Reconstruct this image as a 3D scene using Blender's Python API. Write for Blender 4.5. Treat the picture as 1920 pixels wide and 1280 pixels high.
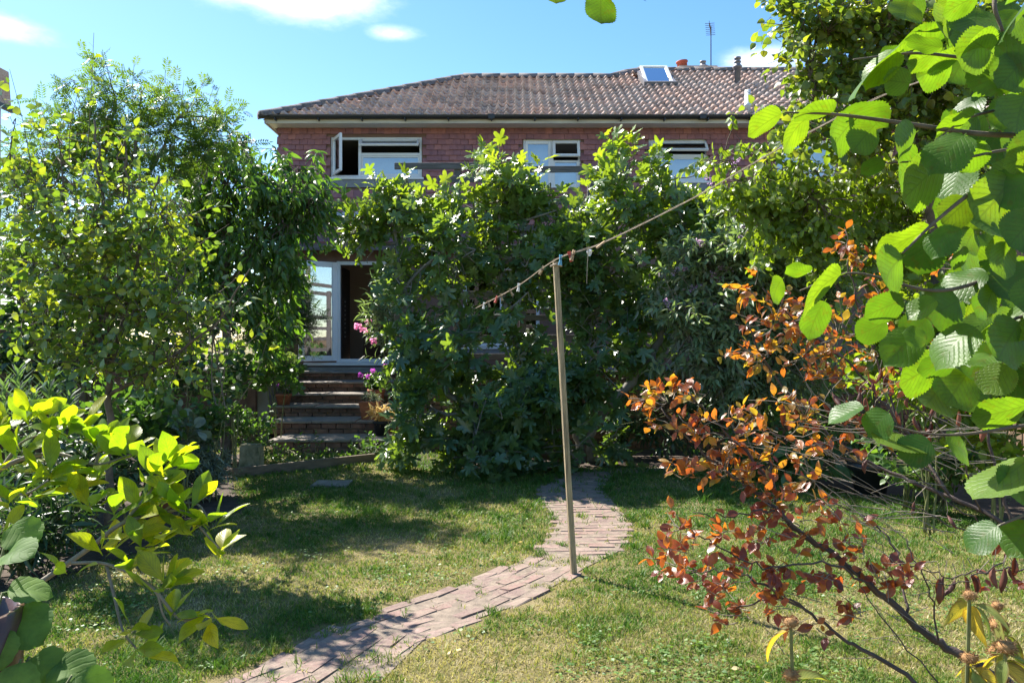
import bpy, bmesh, math, random
import numpy as np
from mathutils import Vector, Matrix

# ------------------------------------------------------------------ scene, camera, sky, sun
for o in list(bpy.data.objects):
    bpy.data.objects.remove(o)
SC = bpy.context.scene
COL = SC.collection
F = 1493.33          # focal length in photo pixels (28 mm on a 36 mm sensor, 1920 px wide)
EYE = 1.6
cam_d = bpy.data.cameras.new('camera')
cam_d.sensor_width = 36.0
cam_d.lens = 28.0
cam_d.clip_start = 0.05
cam_d.clip_end = 3000
cam = bpy.data.objects.new('camera', cam_d)
COL.objects.link(cam)
cam.location = (0, 0, EYE)
cam.rotation_euler = (math.radians(90), 0, 0)
SC.camera = cam

SUN_EL = math.radians(48)
SUN_ROT = math.radians(-47)          # clockwise from +Y: behind the house, to the left
world = bpy.data.worlds.new('World')
SC.world = world
world.use_nodes = True
nt = world.node_tree
for n in list(nt.nodes):
    nt.nodes.remove(n)
def wn(t, **kw):
    n = nt.nodes.new(t)
    for k, v in kw.items():
        setattr(n, k, v)
    return n
def wmath(op, a, b=None):
    n = wn('ShaderNodeMath', operation=op)
    for i, s in enumerate((a, b)):
        if s is None:
            continue
        if isinstance(s, (int, float)):
            n.inputs[i].default_value = s
        else:
            nt.links.new(s, n.inputs[i])
    return n.outputs[0]
sky = wn('ShaderNodeTexSky', sky_type='NISHITA', sun_disc=False, sun_elevation=SUN_EL, sun_rotation=SUN_ROT)
sky.air_density = 1.0
sky.dust_density = 0.3
sky.ozone_density = 2.2
hsv = wn('ShaderNodeHueSaturation')
hsv.inputs['Saturation'].default_value = 1.24
hsv.inputs['Hue'].default_value = 0.499
hsv.inputs['Value'].default_value = 0.57
nt.links.new(sky.outputs[0], hsv.inputs['Color'])
tc = wn('ShaderNodeTexCoord')
sep = wn('ShaderNodeSeparateXYZ')
nt.links.new(tc.outputs['Generated'], sep.inputs[0])
az = wmath('ARCTAN2', sep.outputs[0], sep.outputs[1])
el = wmath('ARCSINE', sep.outputs[2])
# small fair-weather clouds scattered round the whole sky: azimuth, elevation, half width, half height, weight (degrees)
CLOUDS = [(-15.0, 23.2, 7.5, 2.6, 1.35), (-8.5, 21.0, 2.6, 0.7, 1.0), (-34.0, 18.4, 5.5, 1.1, 0.95), (17.5, 18.6, 3.6, 1.3, 1.15),
          (6.4, 19.8, 1.8, 0.6, 0.45), (10.0, 19.5, 1.6, 0.5, 0.35), (-33, 22.4, 5.0, 1.2, 0.6), (-50, 24, 8, 2, 1.0), (42, 27, 9, 2.4, 1.0), (70, 20, 8, 2, 1.0),
          (-80, 30, 9, 3, 1.0), (110, 28, 10, 3, 1.1), (-120, 22, 10, 2.4, 1.1), (150, 35, 12, 4, 1.1), (-160, 25, 10, 3, 1.1),
          (20, 45, 12, 4, 1.0), (-30, 55, 14, 5, 0.9), (90, 55, 14, 5, 1.0)]
R_ = math.radians
mask = None
for a_, e_, wa, we, k_ in CLOUDS:
    da = wmath('DIVIDE', wmath('SUBTRACT', az, R_(a_)), R_(wa))
    de = wmath('DIVIDE', wmath('SUBTRACT', el, R_(e_)), R_(we))
    r2 = wmath('ADD', wmath('MULTIPLY', da, da), wmath('MULTIPLY', de, de))
    g = wmath('MULTIPLY', wmath('EXPONENT', wmath('MULTIPLY', r2, -1.0)), k_)
    mask = g if mask is None else wmath('MAXIMUM', mask, g)
mp = wn('ShaderNodeMapping')
mp.inputs['Scale'].default_value = (1, 1, 2.2)
nt.links.new(tc.outputs['Generated'], mp.inputs[0])
noi = wn('ShaderNodeTexNoise')
noi.inputs['Scale'].default_value = 14
noi.inputs['Detail'].default_value = 9
noi.inputs['Roughness'].default_value = 0.62
nt.links.new(mp.outputs[0], noi.inputs['Vector'])
cl = wmath('SUBTRACT', wmath('ADD', mask, wmath('MULTIPLY', noi.outputs[0], 1.1)), 0.95)
mr = wn('ShaderNodeMapRange', interpolation_type='SMOOTHSTEP')
mr.inputs['From Min'].default_value = 0.0
mr.inputs['From Max'].default_value = 1.15
nt.links.new(cl, mr.inputs['Value'])
mixc = wn('ShaderNodeMix', data_type='RGBA')
nt.links.new(mr.outputs[0], mixc.inputs['Factor'])
nt.links.new(hsv.outputs[0], mixc.inputs['A'])
mixc.inputs['B'].default_value = (4.6, 4.8, 5.1, 1)
bg = wn('ShaderNodeBackground')
bg.inputs['Strength'].default_value = 0.125
nt.links.new(mixc.outputs['Result'], bg.inputs['Color'])
wo = wn('ShaderNodeOutputWorld')
nt.links.new(bg.outputs[0], wo.inputs['Surface'])

to_sun = Vector((math.sin(SUN_ROT) * math.cos(SUN_EL), math.cos(SUN_ROT) * math.cos(SUN_EL), math.sin(SUN_EL)))
sun_d = bpy.data.lights.new('sun', 'SUN')
sun_d.energy = 3.9
sun_d.angle = math.radians(0.53)
sun_d.color = (1.0, 0.945, 0.86)
sun = bpy.data.objects.new('sun', sun_d)
COL.objects.link(sun)
sun.rotation_euler = to_sun.to_track_quat('Z', 'Y').to_euler()
sun.location = (-10, 10, 12)

SC.view_settings.view_transform = 'Standard'
SC.view_settings.look = 'None'
SC.view_settings.gamma = 1.0
SC.view_settings.exposure = 1.8
SC.render.engine = 'CYCLES'
SC.cycles.max_bounces = 10
SC.cycles.diffuse_bounces = 6
SC.cycles.transmission_bounces = 6
SC.cycles.transparent_max_bounces = 12

# ------------------------------------------------------------------ helpers
random.seed(7)
rng = np.random.default_rng(7)
def P(px, py, d):
    """photo pixel at distance d (metres along the view) -> world point"""
    return np.array(((px - 960) / F * d, d, EYE + (640 - py) / F * d))
def G(px, py, z=0.0):
    d = (EYE - z) * F / (py - 640)
    return np.array(((px - 960) / F * d, d, z))
def nrm(a):
    a = np.asarray(a, float)
    return a / (np.linalg.norm(a, axis=-1, keepdims=True) + 1e-9)

MATS = {}
TBOOST = 1.35
LB = 1.38
def new_mat(name):
    m = bpy.data.materials.new(name)
    m.use_nodes = True
    t = m.node_tree
    for n in list(t.nodes):
        t.nodes.remove(n)
    MATS[name] = m
    return m, t
class NB:
    """small node-building helper"""
    def __init__(s, t): s.t = t
    def n(s, ty, ins=None, **kw):
        x = s.t.nodes.new(ty)
        for k, v in kw.items(): setattr(x, k, v)
        for k, v in (ins or {}).items():
            if hasattr(v, 'is_output'): s.t.links.new(v, x.inputs[k])
            else: x.inputs[k].default_value = v
        return x
    def ramp(s, fac, stops, interp='LINEAR'):
        x = s.t.nodes.new('ShaderNodeValToRGB')
        x.color_ramp.interpolation = interp
        e = x.color_ramp.elements
        while len(e) < len(stops): e.new(0.5)
        for i, (p, c) in enumerate(stops):
            e[i].position = p; e[i].color = (*c, 1)
        s.t.links.new(fac, x.inputs[0])
        return x.outputs[0]
    def math(s, op, a, b=0.0, c=None):
        x = s.t.nodes.new('ShaderNodeMath'); x.operation = op
        for i, v in enumerate((a, b, c)):
            if v is None: continue
            if hasattr(v, 'is_output'): s.t.links.new(v, x.inputs[i])
            else: x.inputs[i].default_value = v
        return x.outputs[0]
    def mix(s, f, a, b, bt='MIX'):
        x = s.t.nodes.new('ShaderNodeMix'); x.data_type = 'RGBA'; x.blend_type = bt
        for k, v in (('Factor', f), ('A', a), ('B', b)):
            if hasattr(v, 'is_output'): s.t.links.new(v, x.inputs[k])
            elif k == 'Factor': x.inputs[k].default_value = v
            else: x.inputs[k].default_value = (*v, 1)
        return x.outputs['Result']
    def noise(s, scale, detail=4, rough=0.55, vec=None, dist=0.0):
        x = s.n('ShaderNodeTexNoise', {'Scale': scale, 'Detail': detail, 'Roughness': rough, 'Distortion': dist})
        if vec is not None: s.t.links.new(vec, x.inputs['Vector'])
        return x.outputs['Fac']
    def bump(s, h, strength=0.3, dist=0.01):
        return s.n('ShaderNodeBump', {'Height': h, 'Strength': strength, 'Distance': dist}).outputs[0]
    def out(s, sh):
        s.n('ShaderNodeOutputMaterial', {'Surface': sh})
def attr_sep(b):
    a = b.n('ShaderNodeAttribute', attribute_name='leaf')
    sp = b.n('ShaderNodeSeparateXYZ', {0: a.outputs['Vector']})
    return sp.outputs[0], sp.outputs[1], sp.outputs[2]

def leaf_mat(name, cols, tmul=(1.7, 1.75, 0.5), trans=0.45, rough=0.42, vein=0.0, nveins=9, spec=0.5, back=None, edge=None, spots=0.0):
    m, t = new_mat(name); b = NB(t)
    u, v, tint = attr_sep(b)
    k = len(cols)
    base = b.ramp(tint, [(i / max(1, k - 1), tuple(x * LB for x in c)) for i, c in enumerate(cols)])
    geo = b.n('ShaderNodeNewGeometry')
    nz = b.noise(9.0, 3, 0.6, geo.outputs['Position'])
    base = b.mix(0.5, base, b.ramp(nz, [(0.3, (0.55, 0.55, 0.55)), (0.7, (1.35, 1.35, 1.35))]), 'MULTIPLY')
    if vein > 0:
        bl = b.noise(26.0, 4, .65, geo.outputs['Position'])
        base = b.mix(.7, base, b.ramp(bl, [(.3, (.62, .66, .6)), (.5, (1, 1, 1)), (.72, (1.3, 1.22, 1.1))]), 'MULTIPLY')
    if edge:
        au = b.math('ABSOLUTE', u)
        base = b.mix(b.n('ShaderNodeMapRange', {'Value': b.math('ADD', b.math('MULTIPLY', au, 0.8), b.math('MULTIPLY', nz, 0.5)), 'From Min': 0.75, 'From Max': 1.1}).outputs[0], base, edge)
    if spots:
        sp = b.noise(60.0, 2, 0.5, geo.outputs['Position'])
        base = b.mix(b.n('ShaderNodeMapRange', {'Value': sp, 'From Min': 0.6, 'From Max': 0.68, 'To Max': spots}).outputs[0], base, (0.10, 0.045, 0.01))
    nin = {}
    tcol_v = None
    if vein > 0:
        au = b.math('ABSOLUTE', u)
        ph = b.math('MULTIPLY', b.math('SUBTRACT', v, b.math('MULTIPLY', au, 0.42)), nveins * 2 * math.pi)
        w = b.math('POWER', b.math('ADD', b.math('MULTIPLY', b.math('COSINE', ph), 0.5), 0.5), 7.0)
        mid = b.math('LESS_THAN', au, 0.045)
        ve = b.math('MAXIMUM', w, mid)
        fine = b.noise(220.0, 2, 0.5, geo.outputs['Position'])
        nin['Normal'] = b.bump(b.math('ADD', b.math('MULTIPLY', ve, -1.0), b.math('MULTIPLY', fine, 0.35)), 0.24, 0.003)
        base = b.mix(b.math('MULTIPLY', ve, vein), base, (0.16, 0.24, 0.07))
        tcol_v = b.math('SUBTRACT', 1.0, b.math('MULTIPLY', ve, min(0.75, vein * 1.6)))
    surf = base
    if back:
        surf = b.mix(geo.outputs['Backfacing'], base, back)
    pr = b.n('ShaderNodeBsdfPrincipled', {'Base Color': surf, 'Roughness': rough, 'Specular IOR Level': spec, **nin})
    tm = b.n('ShaderNodeVectorMath', {0: base, 1: tuple(c * TBOOST for c in tmul)}, operation='MULTIPLY').outputs[0]
    if tcol_v is not None:
        tm = b.n('ShaderNodeVectorMath', {0: tm, 3: tcol_v}, operation='SCALE').outputs[0]
    tr = b.n('ShaderNodeBsdfTranslucent', {'Color': tm})
    mx = b.n('ShaderNodeMixShader', {0: trans, 1: pr.outputs[0], 2: tr.outputs[0]})
    b.out(mx.outputs[0])
    return m

def plain_mat(name, col, rough=0.6, var=0.25, scale=6.0, bump=0.0, bscale=60.0, metal=0.0, spec=0.5, col2=None, tint=False, stretch=None):
    m, t = new_mat(name); b = NB(t)
    geo = b.n('ShaderNodeNewGeometry')
    vec = geo.outputs['Position']
    if stretch:
        vec = b.n('ShaderNodeMapping', {0: vec, 'Scale': stretch}).outputs[0]
    nz = b.noise(scale, 6, 0.6, vec)
    c2 = col2 if col2 else tuple(c * (1 - var) for c in col)
    c1 = tuple(min(1, c * (1 + var * 0.6)) for c in col)
    base = b.ramp(nz, [(0.3, c2), (0.7, c1)])
    if tint:
        _, _, tv = attr_sep(b)
        base = b.mix(1.0, base, b.ramp(tv, [(0.0, (0.8, 0.78, 0.78)), (0.5, (1, 1, 1)), (1.0, (1.2, 1.12, 1.08))]), 'MULTIPLY')
    ins = {'Base Color': base, 'Roughness': rough, 'Metallic': metal, 'Specular IOR Level': spec}
    if bump:
        ins['Normal'] = b.bump(b.noise(bscale, 5, 0.65, vec), bump, 0.01)
    b.out(b.n('ShaderNodeBsdfPrincipled', ins).outputs[0])
    return m

def mesh_from(name, V, T, mat=None, A=None, smooth=True):
    """V (n,3), T (m,3) or (m,4) -> mesh, numpy fast path; A (n,3) stored as the 'leaf' attribute"""
    me = bpy.data.meshes.new(name)
    V = np.ascontiguousarray(V, dtype=np.float32); T = np.ascontiguousarray(T, dtype=np.int32)
    k = T.shape[1]
    me.vertices.add(len(V)); me.vertices.foreach_set('co', V.ravel())
    me.loops.add(T.size); me.loops.foreach_set('vertex_index', T.ravel())
    me.polygons.add(len(T))
    me.polygons.foreach_set('loop_start', np.arange(0, T.size, k, dtype=np.int32))
    me.polygons.foreach_set('loop_total', np.full(len(T), k, dtype=np.int32))
    me.polygons.foreach_set('use_smooth', np.full(len(T), smooth, dtype=bool))
    me.update(calc_edges=True)
    if A is not None:
        at = me.attributes.new('leaf', 'FLOAT_VECTOR', 'POINT')
        at.data.foreach_set('vector', np.ascontiguousarray(A, dtype=np.float32).ravel())
    if mat is not None:
        me.materials.append(MATS[mat])
    return me

def link(name, me, parent=None, label=None, cat=None, group=None, kind=None):
    o = bpy.data.objects.new(name, me)
    COL.objects.link(o)
    if parent is not None:
        o.parent = parent
        o.matrix_parent_inverse = Matrix.Translation(-abs_loc(parent))
    if label: o['label'] = label
    if cat: o['category'] = cat
    if group: o['group'] = group
    if kind: o['kind'] = kind
    return o
def abs_loc(o):
    return Vector(o.get('_abs', o.location)) if '_abs' in o else o.location.copy()
def thing(name, loc, label, cat, group=None):
    o = bpy.data.objects.new(name, None)
    o.empty_display_size = 0.1
    COL.objects.link(o)
    o.location = Vector([float(c) for c in loc])
    o['label'] = label; o['category'] = cat
    if group: o['group'] = group
    return o

class MB:
    """collects boxes, tubes, lathes; builds one mesh object"""
    def __init__(s): s.V = []; s.T = []; s.n = 0
    def add(s, V, T):
        V = np.asarray(V, float); T = np.asarray(T, int)
        s.V.append(V); s.T.append(T + s.n); s.n += len(V)
        return s
    def box(s, a, b, R=None, c=None, jit=0.0):
        a = np.minimum(a, b).astype(float) if False else np.array(a, float); b = np.array(b, float)
        V = np.array([[x, y, z] for x in (a[0], b[0]) for y in (a[1], b[1]) for z in (a[2], b[2])])
        if jit: V = V + rng.normal(0, jit, V.shape)
        if R is not None:
            c = V.mean(0) if c is None else np.array(c)
            V = (V - c) @ np.array(R).T + c
        T = [[0, 1, 3], [0, 3, 2], [4, 6, 7], [4, 7, 5], [0, 4, 5], [0, 5, 1], [2, 3, 7], [2, 7, 6], [0, 2, 6], [0, 6, 4], [1, 5, 7], [1, 7, 3]]
        return s.add(V, T)
    def bbox(s, a, b, bev=0.004, R=None, c=None):
        """box with chamfered edges"""
        a = np.array(a, float); b = np.array(b, float); m = (a + b) / 2; h = np.abs(b - a) / 2
        bev = min(bev, h.min() * 0.45)
        V = []
        for ax in range(3):
            for sg in (-1, 1):
                for s1, s2 in ((-1, -1), (1, -1), (1, 1), (-1, 1)):
                    p = np.zeros(3); o1, o2 = (ax + 1) % 3, (ax + 2) % 3
                    p[ax] = sg * h[ax]; p[o1] = s1 * (h[o1] - bev); p[o2] = s2 * (h[o2] - bev)
                    V.append(m + p)
        V = np.array(V)
        bm = bmesh.new()
        for p in V: bm.verts.new(p)
        r = bmesh.ops.convex_hull(bm, input=bm.verts)
        bmesh.ops.triangulate(bm, faces=bm.faces)
        bm.verts.ensure_lookup_table(); bm.verts.index_update()
        VV = np.array([v.co[:] for v in bm.verts]); TT = np.array([[v.index for v in f.verts] for f in bm.faces])
        bm.free()
        if R is not None:
            cc = VV.mean(0) if c is None else np.array(c)
            VV = (VV - cc) @ np.array(R).T + cc
        return s.add(VV, TT)
    def tube(s, pts, r0, r1=None, sides=6, smooth=0, cap=True):
        pts = np.asarray(pts, float)
        if smooth: pts = catmull(pts, smooth)
        n = len(pts)
        rr = np.asarray(r0, float) if np.ndim(r0) else np.linspace(r0, r0 if r1 is None else r1, n)
        if len(rr) != n: rr = np.interp(np.linspace(0, 1, n), np.linspace(0, 1, len(rr)), rr)
        tan = nrm(np.gradient(pts, axis=0))
        ref = np.array((0.31, 0.17, 0.93)) if abs(tan[0][2]) < 0.85 else np.array((0.95, 0.2, 0.1))
        x = nrm(np.cross(tan, ref)); y = np.cross(tan, x)
        a = np.arange(sides) / sides * 2 * math.pi
        V = pts[:, None] + rr[:, None, None] * (np.cos(a)[None, :, None] * x[:, None] + np.sin(a)[None, :, None] * y[:, None])
        V = V.reshape(-1, 3)
        i = np.arange(n - 1)[:, None] * sides; j = np.arange(sides)[None, :]; j2 = (j + 1) % sides
        A0 = (i + j).ravel(); B0 = (i + j2).ravel(); C0 = (i + sides + j2).ravel(); D0 = (i + sides + j).ravel()
        T = np.concatenate([np.stack([A0, B0, C0], 1), np.stack([A0, C0, D0], 1)])
        if cap:
            k = len(V); V = np.vstack([V, pts[0], pts[-1]])
            jj = np.arange(sides); jn = (jj + 1) % sides
            T = np.vstack([T, np.stack([jn, jj, np.full(sides, k)], 1), np.stack([jj + (n - 1) * sides, jn + (n - 1) * sides, np.full(sides, k + 1)], 1)])
        return s.add(V, T)
    def lathe(s, c, prof, sides=20, axis=None):
        """prof: list of (r, z) from c upward"""
        c = np.array(c, float); a = np.arange(sides) / sides * 2 * math.pi
        V = np.array([[r * math.cos(t), r * math.sin(t), z] for r, z in prof for t in a])
        if axis is not None:
            q = Vector((0, 0, 1)).rotation_difference(Vector(axis)).to_matrix()
            V = V @ np.array(q).T
        V = V + c; n = len(prof)
        i = np.arange(n - 1)[:, None] * sides; j = np.arange(sides)[None, :]; j2 = (j + 1) % sides
        A0 = (i + j).ravel(); B0 = (i + j2).ravel(); C0 = (i + sides + j2).ravel(); D0 = (i + sides + j).ravel()
        return s.add(V, np.concatenate([np.stack([A0, B0, C0], 1), np.stack([A0, C0, D0], 1)]))
    def quad(s, a, b, c, d):
        return s.add([a, b, c, d], [[0, 1, 2], [0, 2, 3]])
    def poly(s, pts):
        n = len(pts)
        return s.add(pts, [[0, i, i + 1] for i in range(1, n - 1)])
    def build(s, name, mat, parent=None, smooth=False, tint=None, **kw):
        V = np.vstack(s.V); T = np.vstack(s.T)
        A = None
        if tint is not None:
            A = np.zeros((len(V), 3)); A[:, 2] = tint
        me = mesh_from(name, V, T, mat, A, smooth)
        return link(name, me, parent, **kw)
def catmull(p, k):
    p = np.asarray(p, float)
    if len(p) < 3: return np.linspace(p[0], p[-1], k + 1)
    q = np.vstack([2 * p[0] - p[1], p, 2 * p[-1] - p[-2]])
    out = []
    for i in range(1, len(q) - 2):
        t = np.linspace(0, 1, k, endpoint=False)[:, None]
        a, b_, c, d = q[i - 1], q[i], q[i + 1], q[i + 2]
        out.append(0.5 * ((2 * b_) + (c - a) * t + (2 * a - 5 * b_ + 4 * c - d) * t ** 2 + (3 * b_ - a - 3 * c + d) * t ** 3))
    return np.vstack(out + [p[-1][None]])
def rot(axis, ang):
    return np.array(Matrix.Rotation(ang, 3, axis))
def vnoise(x, y, seed=0):
    """smooth value noise 0..1"""
    r = np.random.default_rng(seed).random((256, 256))
    xi = np.floor(x).astype(int); yi = np.floor(y).astype(int); fx = x - xi; fy = y - yi
    fx = fx * fx * (3 - 2 * fx); fy = fy * fy * (3 - 2 * fy)
    a = r[xi % 256, yi % 256]; b_ = r[(xi + 1) % 256, yi % 256]; c = r[xi % 256, (yi + 1) % 256]; d = r[(xi + 1) % 256, (yi + 1) % 256]
    return (a * (1 - fx) + b_ * fx) * (1 - fy) + (c * (1 - fx) + d * fx) * fy

# ------------------------------------------------------------------ leaf templates (axis +Y, width X, upper side +Z, length 1)
def grid_leaf(hw, nv=5, nc=2, fold=0.25, bend=0.25, wave=0.0, twist=0.0, serr=0.0, petiole=0.12, side=0.0):
    rows = []
    for i in range(nv + 1):
        v = i / nv
        w = max(0.012, hw(v))
        if serr and 0 < i < nv: w *= 1 + (serr if i % 2 else -serr)
        for j in range(nc + 1):
            u = -1 + 2 * j / nc
            x = u * w
            z = abs(x) * fold - bend * v * v + wave * math.sin(v * 9 + (2 if u > 0 else 0)) * abs(u) - 0.6 * bend * (x * x)
            tw = twist * v
            xx = x * math.cos(tw) + side * v * v; zz = z + x * math.sin(tw)
            rows.append((xx, petiole + v * (1 - petiole), zz, u, v))
    T = []
    for i in range(nv):
        for j in range(nc):
            a = i * (nc + 1) + j; b = a + 1; c = a + nc + 2; d = a + nc + 1
            T += [[a, b, c], [a, c, d]]
    if petiole > 0.03:      # a thin stalk
        k = len(rows); w = 0.012
        rows += [(-w, 0, 0, 0, 0), (w, 0, 0, 0, 0), (w, petiole * 1.05, 0.0, 0, 0), (-w, petiole * 1.05, 0, 0, 0)]
        T += [[k, k + 1, k + 2], [k, k + 2, k + 3]]
    r = np.array(rows)
    return r[:, :3], np.array(T), r[:, 3:]
def outline_leaf(pts, centre, fold=0.2, droop=0.3, petiole=0.15, rnd=0.03):
    """fan-triangulated lobed leaf from an outline"""
    V = [(centre[0], centre[1], 0.0, 0, 0.4)]
    for x, y in pts:
        r2 = x * x + (y - centre[1]) ** 2
        V.append((x, y, abs(x) * fold - droop * r2 + random.gauss(0, rnd), max(-1, min(1, x * 1.6)), y))
    n = len(pts)
    T = [[0, 1 + i, 1 + (i + 1) % n] for i in range(n)]
    r = np.array(V); r[:, 1] += petiole
    k = len(r)
    r = np.vstack([r, [(-.012, 0, 0, 0, 0), (.012, 0, 0, 0, 0), (.012, petiole + .05, 0, 0, 0), (-.012, petiole + .05, 0, 0, 0)]])
    T += [[k, k + 1, k + 2], [k, k + 2, k + 3]]
    r[:, :3] /= (1 + petiole)
    return r[:, :3], np.array(T), r[:, 3:]
S = math.sin; PI = math.pi
def hw_fn(width, peak=0.45, sharp=1.0):
    """half-width profile with its maximum at `peak`"""
    def f(v):
        v = min(max(v, 0.0), 1.0)
        k = math.log(0.5) / math.log(peak)
        return width * S(PI * v ** k) ** sharp
    return f
def fig_outline(lobes=5):
    angs = {5: (-108, -52, 0, 52, 108), 3: (-62, 0, 62)}[lobes]
    lens = {5: (.34, .52, .62, .52, .34), 3: (.46, .62, .46)}[lobes]
    pts = [(0.0, -.02)]
    pts.append((.10, -.10))
    seq = list(zip(angs, lens))[::-1]
    c = (0.0, .26)
    for i, (a, l) in enumerate(seq):
        l *= random.uniform(.9, 1.1); a += random.uniform(-6, 6)
        ar = math.radians(a)
        d = (S(ar), math.cos(ar)); p = (d[1], -d[0])
        w = .105 if lobes == 5 else .15
        for t, s_ in ((.55, 1), (.85, .85), (1.0, .0), (.85, -.85), (.55, -1)):
            pts.append((c[0] + d[0] * l * t + p[0] * w * s_, c[1] + d[1] * l * t + p[1] * w * s_))
        if i < len(seq) - 1:
            am = math.radians((a + seq[i + 1][0]) / 2)
            pts.append((c[0] + S(am) * .22, c[1] + math.cos(am) * .22))
    pts.append((-.10, -.10))
    return pts, c
def composite(parts):
    V = []; T = []; A = []; n = 0
    for (v, t, a) in parts:
        V.append(v); T.append(t + n); A.append(a); n += len(v)
    return np.vstack(V), np.vstack(T), np.vstack(A)
def place(tmpl, org, ang, sc, tilt=0.0, z=0.0):
    v, t, a = tmpl
    R = rot('Z', ang) @ rot('X', tilt)
    return (v * sc) @ R.T + np.array((org[0], org[1], z)), t, a
def tmpl(kind):
    r = random.uniform
    if kind == 'oval':    return grid_leaf(hw_fn(r(.25, .32), .52, .8), 5, 2, r(.1, .7), r(-.1, .35), r(0, .05), r(-.5, .5), petiole=.14)
    if kind == 'smoke':   return grid_leaf(hw_fn(r(.19, .26), .5, .85), 6, 2, r(.0, .45), r(-.2, .35), r(0, .03), r(-.5, .5), petiole=.16, side=r(-.08, .08))
    if kind == 'clover':  return grid_leaf(hw_fn(.42, .5, .6), 2, 2, r(.1, .4), r(0, .2), 0, 0, petiole=0)
    if kind == 'ovate':   return grid_leaf(hw_fn(r(.27, .34), .42, .85), 5, 2, r(.1, .6), r(0, .4), r(0, .04), r(-.4, .4), petiole=.16)
    if kind == 'heart':   return grid_leaf(hw_fn(r(.36, .42), .40, .6), 5, 2, r(.1, .6), r(0, .4), r(0, .04), r(-.4, .4), petiole=.2)
    if kind == 'lance':   return grid_leaf(hw_fn(r(.15, .19), .40, .9), 6, 2, r(.2, .8), r(.1, .6), r(0, .02), r(-.5, .5), petiole=.12, side=r(-.08, .08))
    if kind == 'linear':  return grid_leaf(hw_fn(r(.07, .1), .40, .9), 4, 2, r(.2, .8), r(.0, .5), 0, r(-.6, .6), petiole=.05)
    if kind == 'obovate': return grid_leaf(hw_fn(r(.18, .235), .60, .85), 10, 4, r(.1, .45), r(-.15, .4), r(0, .025), r(-.5, .5), petiole=.08, side=r(-.07, .07))
    if kind == 'hazel':
        k_ = r(.92, 1.06)
        f = lambda v: k_ * float(np.interp(v, [0, .03, .08, .2, .4, .6, .74, .85, .91, .95, 1], [.06, .2, .30, .40, .46, .475, .44, .33, .20, .09, .01]))
        return grid_leaf(f, 30, 8, r(-.05, .35), r(-.1, .55), r(.01, .045), r(-.28, .28), serr=.045, petiole=.08, side=r(-.1, .1))
    if kind == 'round':
        f = hw_fn(.52, .5, .5)
        return grid_leaf(f, 12, 6, r(.1, .3), r(.1, .5), r(.02, .05), r(-.2, .2), serr=.04, petiole=.1)
    if kind == 'hosta':   return grid_leaf(hw_fn(r(.27, .34), .42, .8), 8, 4, r(.3, .6), r(.2, .7), r(.01, .03), r(-.3, .3), petiole=.1)
    if kind == 'fig':
        pts, c = fig_outline(random.choice((5, 5, 5, 3)))
        return outline_leaf(pts, c, r(.05, .45), r(.1, .7), r(.15, .28), .03)
    if kind == 'pinnate':
        q = []; n = 6; bend = r(0, .25)
        for i in range(n):
            y = .18 + i * .12
            for sg in (-1, 1):
                q.append(place(grid_leaf(hw_fn(.17, .4, .9), 2, 2, .3, .1, 0, 0, petiole=0), (0, y, ), -sg * r(.9, 1.25), r(.26, .32) * (1 - .03 * abs(i - 2.5)), 0, -bend * y * y))
        q.append(place(grid_leaf(hw_fn(.17, .4, .9), 2, 2, .3, .1, 0, 0, petiole=0), (0, .82), 0, .28, 0, -bend * .7))
        q.append(place(grid_leaf(lambda v: .012, 2, 1, 0, bend, 0, 0, petiole=0), (0, 0), 0, .85))
        return composite(q)
    if kind == 'spray':     # evergreen spray: flat feathery tuft
        q = []
        for i in range(7):
            y = i * .13
            for sg in (-1, 1):
                q.append(place(grid_leaf(hw_fn(.10, .4, .9), 2, 2, .2, .2, 0, 0, petiole=0), (0, y), -sg * r(.5, .9), r(.28, .42) * (1 - i * .08), r(-.3, .3)))
        return composite(q)
    if kind == 'needletop':  # whorl of linear leaves along a vertical stem (spurge shoot)
        q = []
        lf = grid_leaf(hw_fn(.09, .5, .9), 2, 2, .3, -.25, 0, 0, petiole=0)
        for i in range(46):
            y = .15 + .85 * i / 46
            v, t, a = lf
            L = .30 * (1 - .45 * (i / 46) ** 3)
            R = rot('Y', i * 2.4) @ rot('X', r(.5, .95) * (1 - .35 * i / 46) + (.25 if i < 15 else 0))
            q.append(((v * L) @ R.T + np.array((0, y, 0)), t, a))
        q.append(place(grid_leaf(lambda v: .012, 2, 1, 0, 0, 0, 0, petiole=0), (0, 0), 0, 1))
        return composite(q)
    if kind == 'curled':     # dried rolled leaf hanging down
        q = []
        f = hw_fn(r(.12, .17), .5, .6)
        rows = []
        nv, nc = 6, 5; tw = r(-1.2, 1.2)
        for i in range(nv + 1):
            v = i / nv; w = max(.015, f(v))
            for j in range(nc + 1):
                a = (j / nc) * 4.6 + tw * v
                rows.append((w * math.cos(a) + .1 * S(v * 4 + tw), v, w * S(a), 2 * j / nc - 1, v))
        T = []
        for i in range(nv):
            for j in range(nc):
                a = i * (nc + 1) + j
                T += [[a, a + 1, a + nc + 2], [a, a + nc + 2, a + nc + 1]]
        R_ = np.array(rows)
        return R_[:, :3], np.array(T), R_[:, 3:]
VARIANTS = {}
def variants(kind, n=8):
    if (kind, n) not in VARIANTS:
        VARIANTS[(kind, n)] = [tmpl(kind) for _ in range(n)]
    return VARIANTS[(kind, n)]

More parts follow.
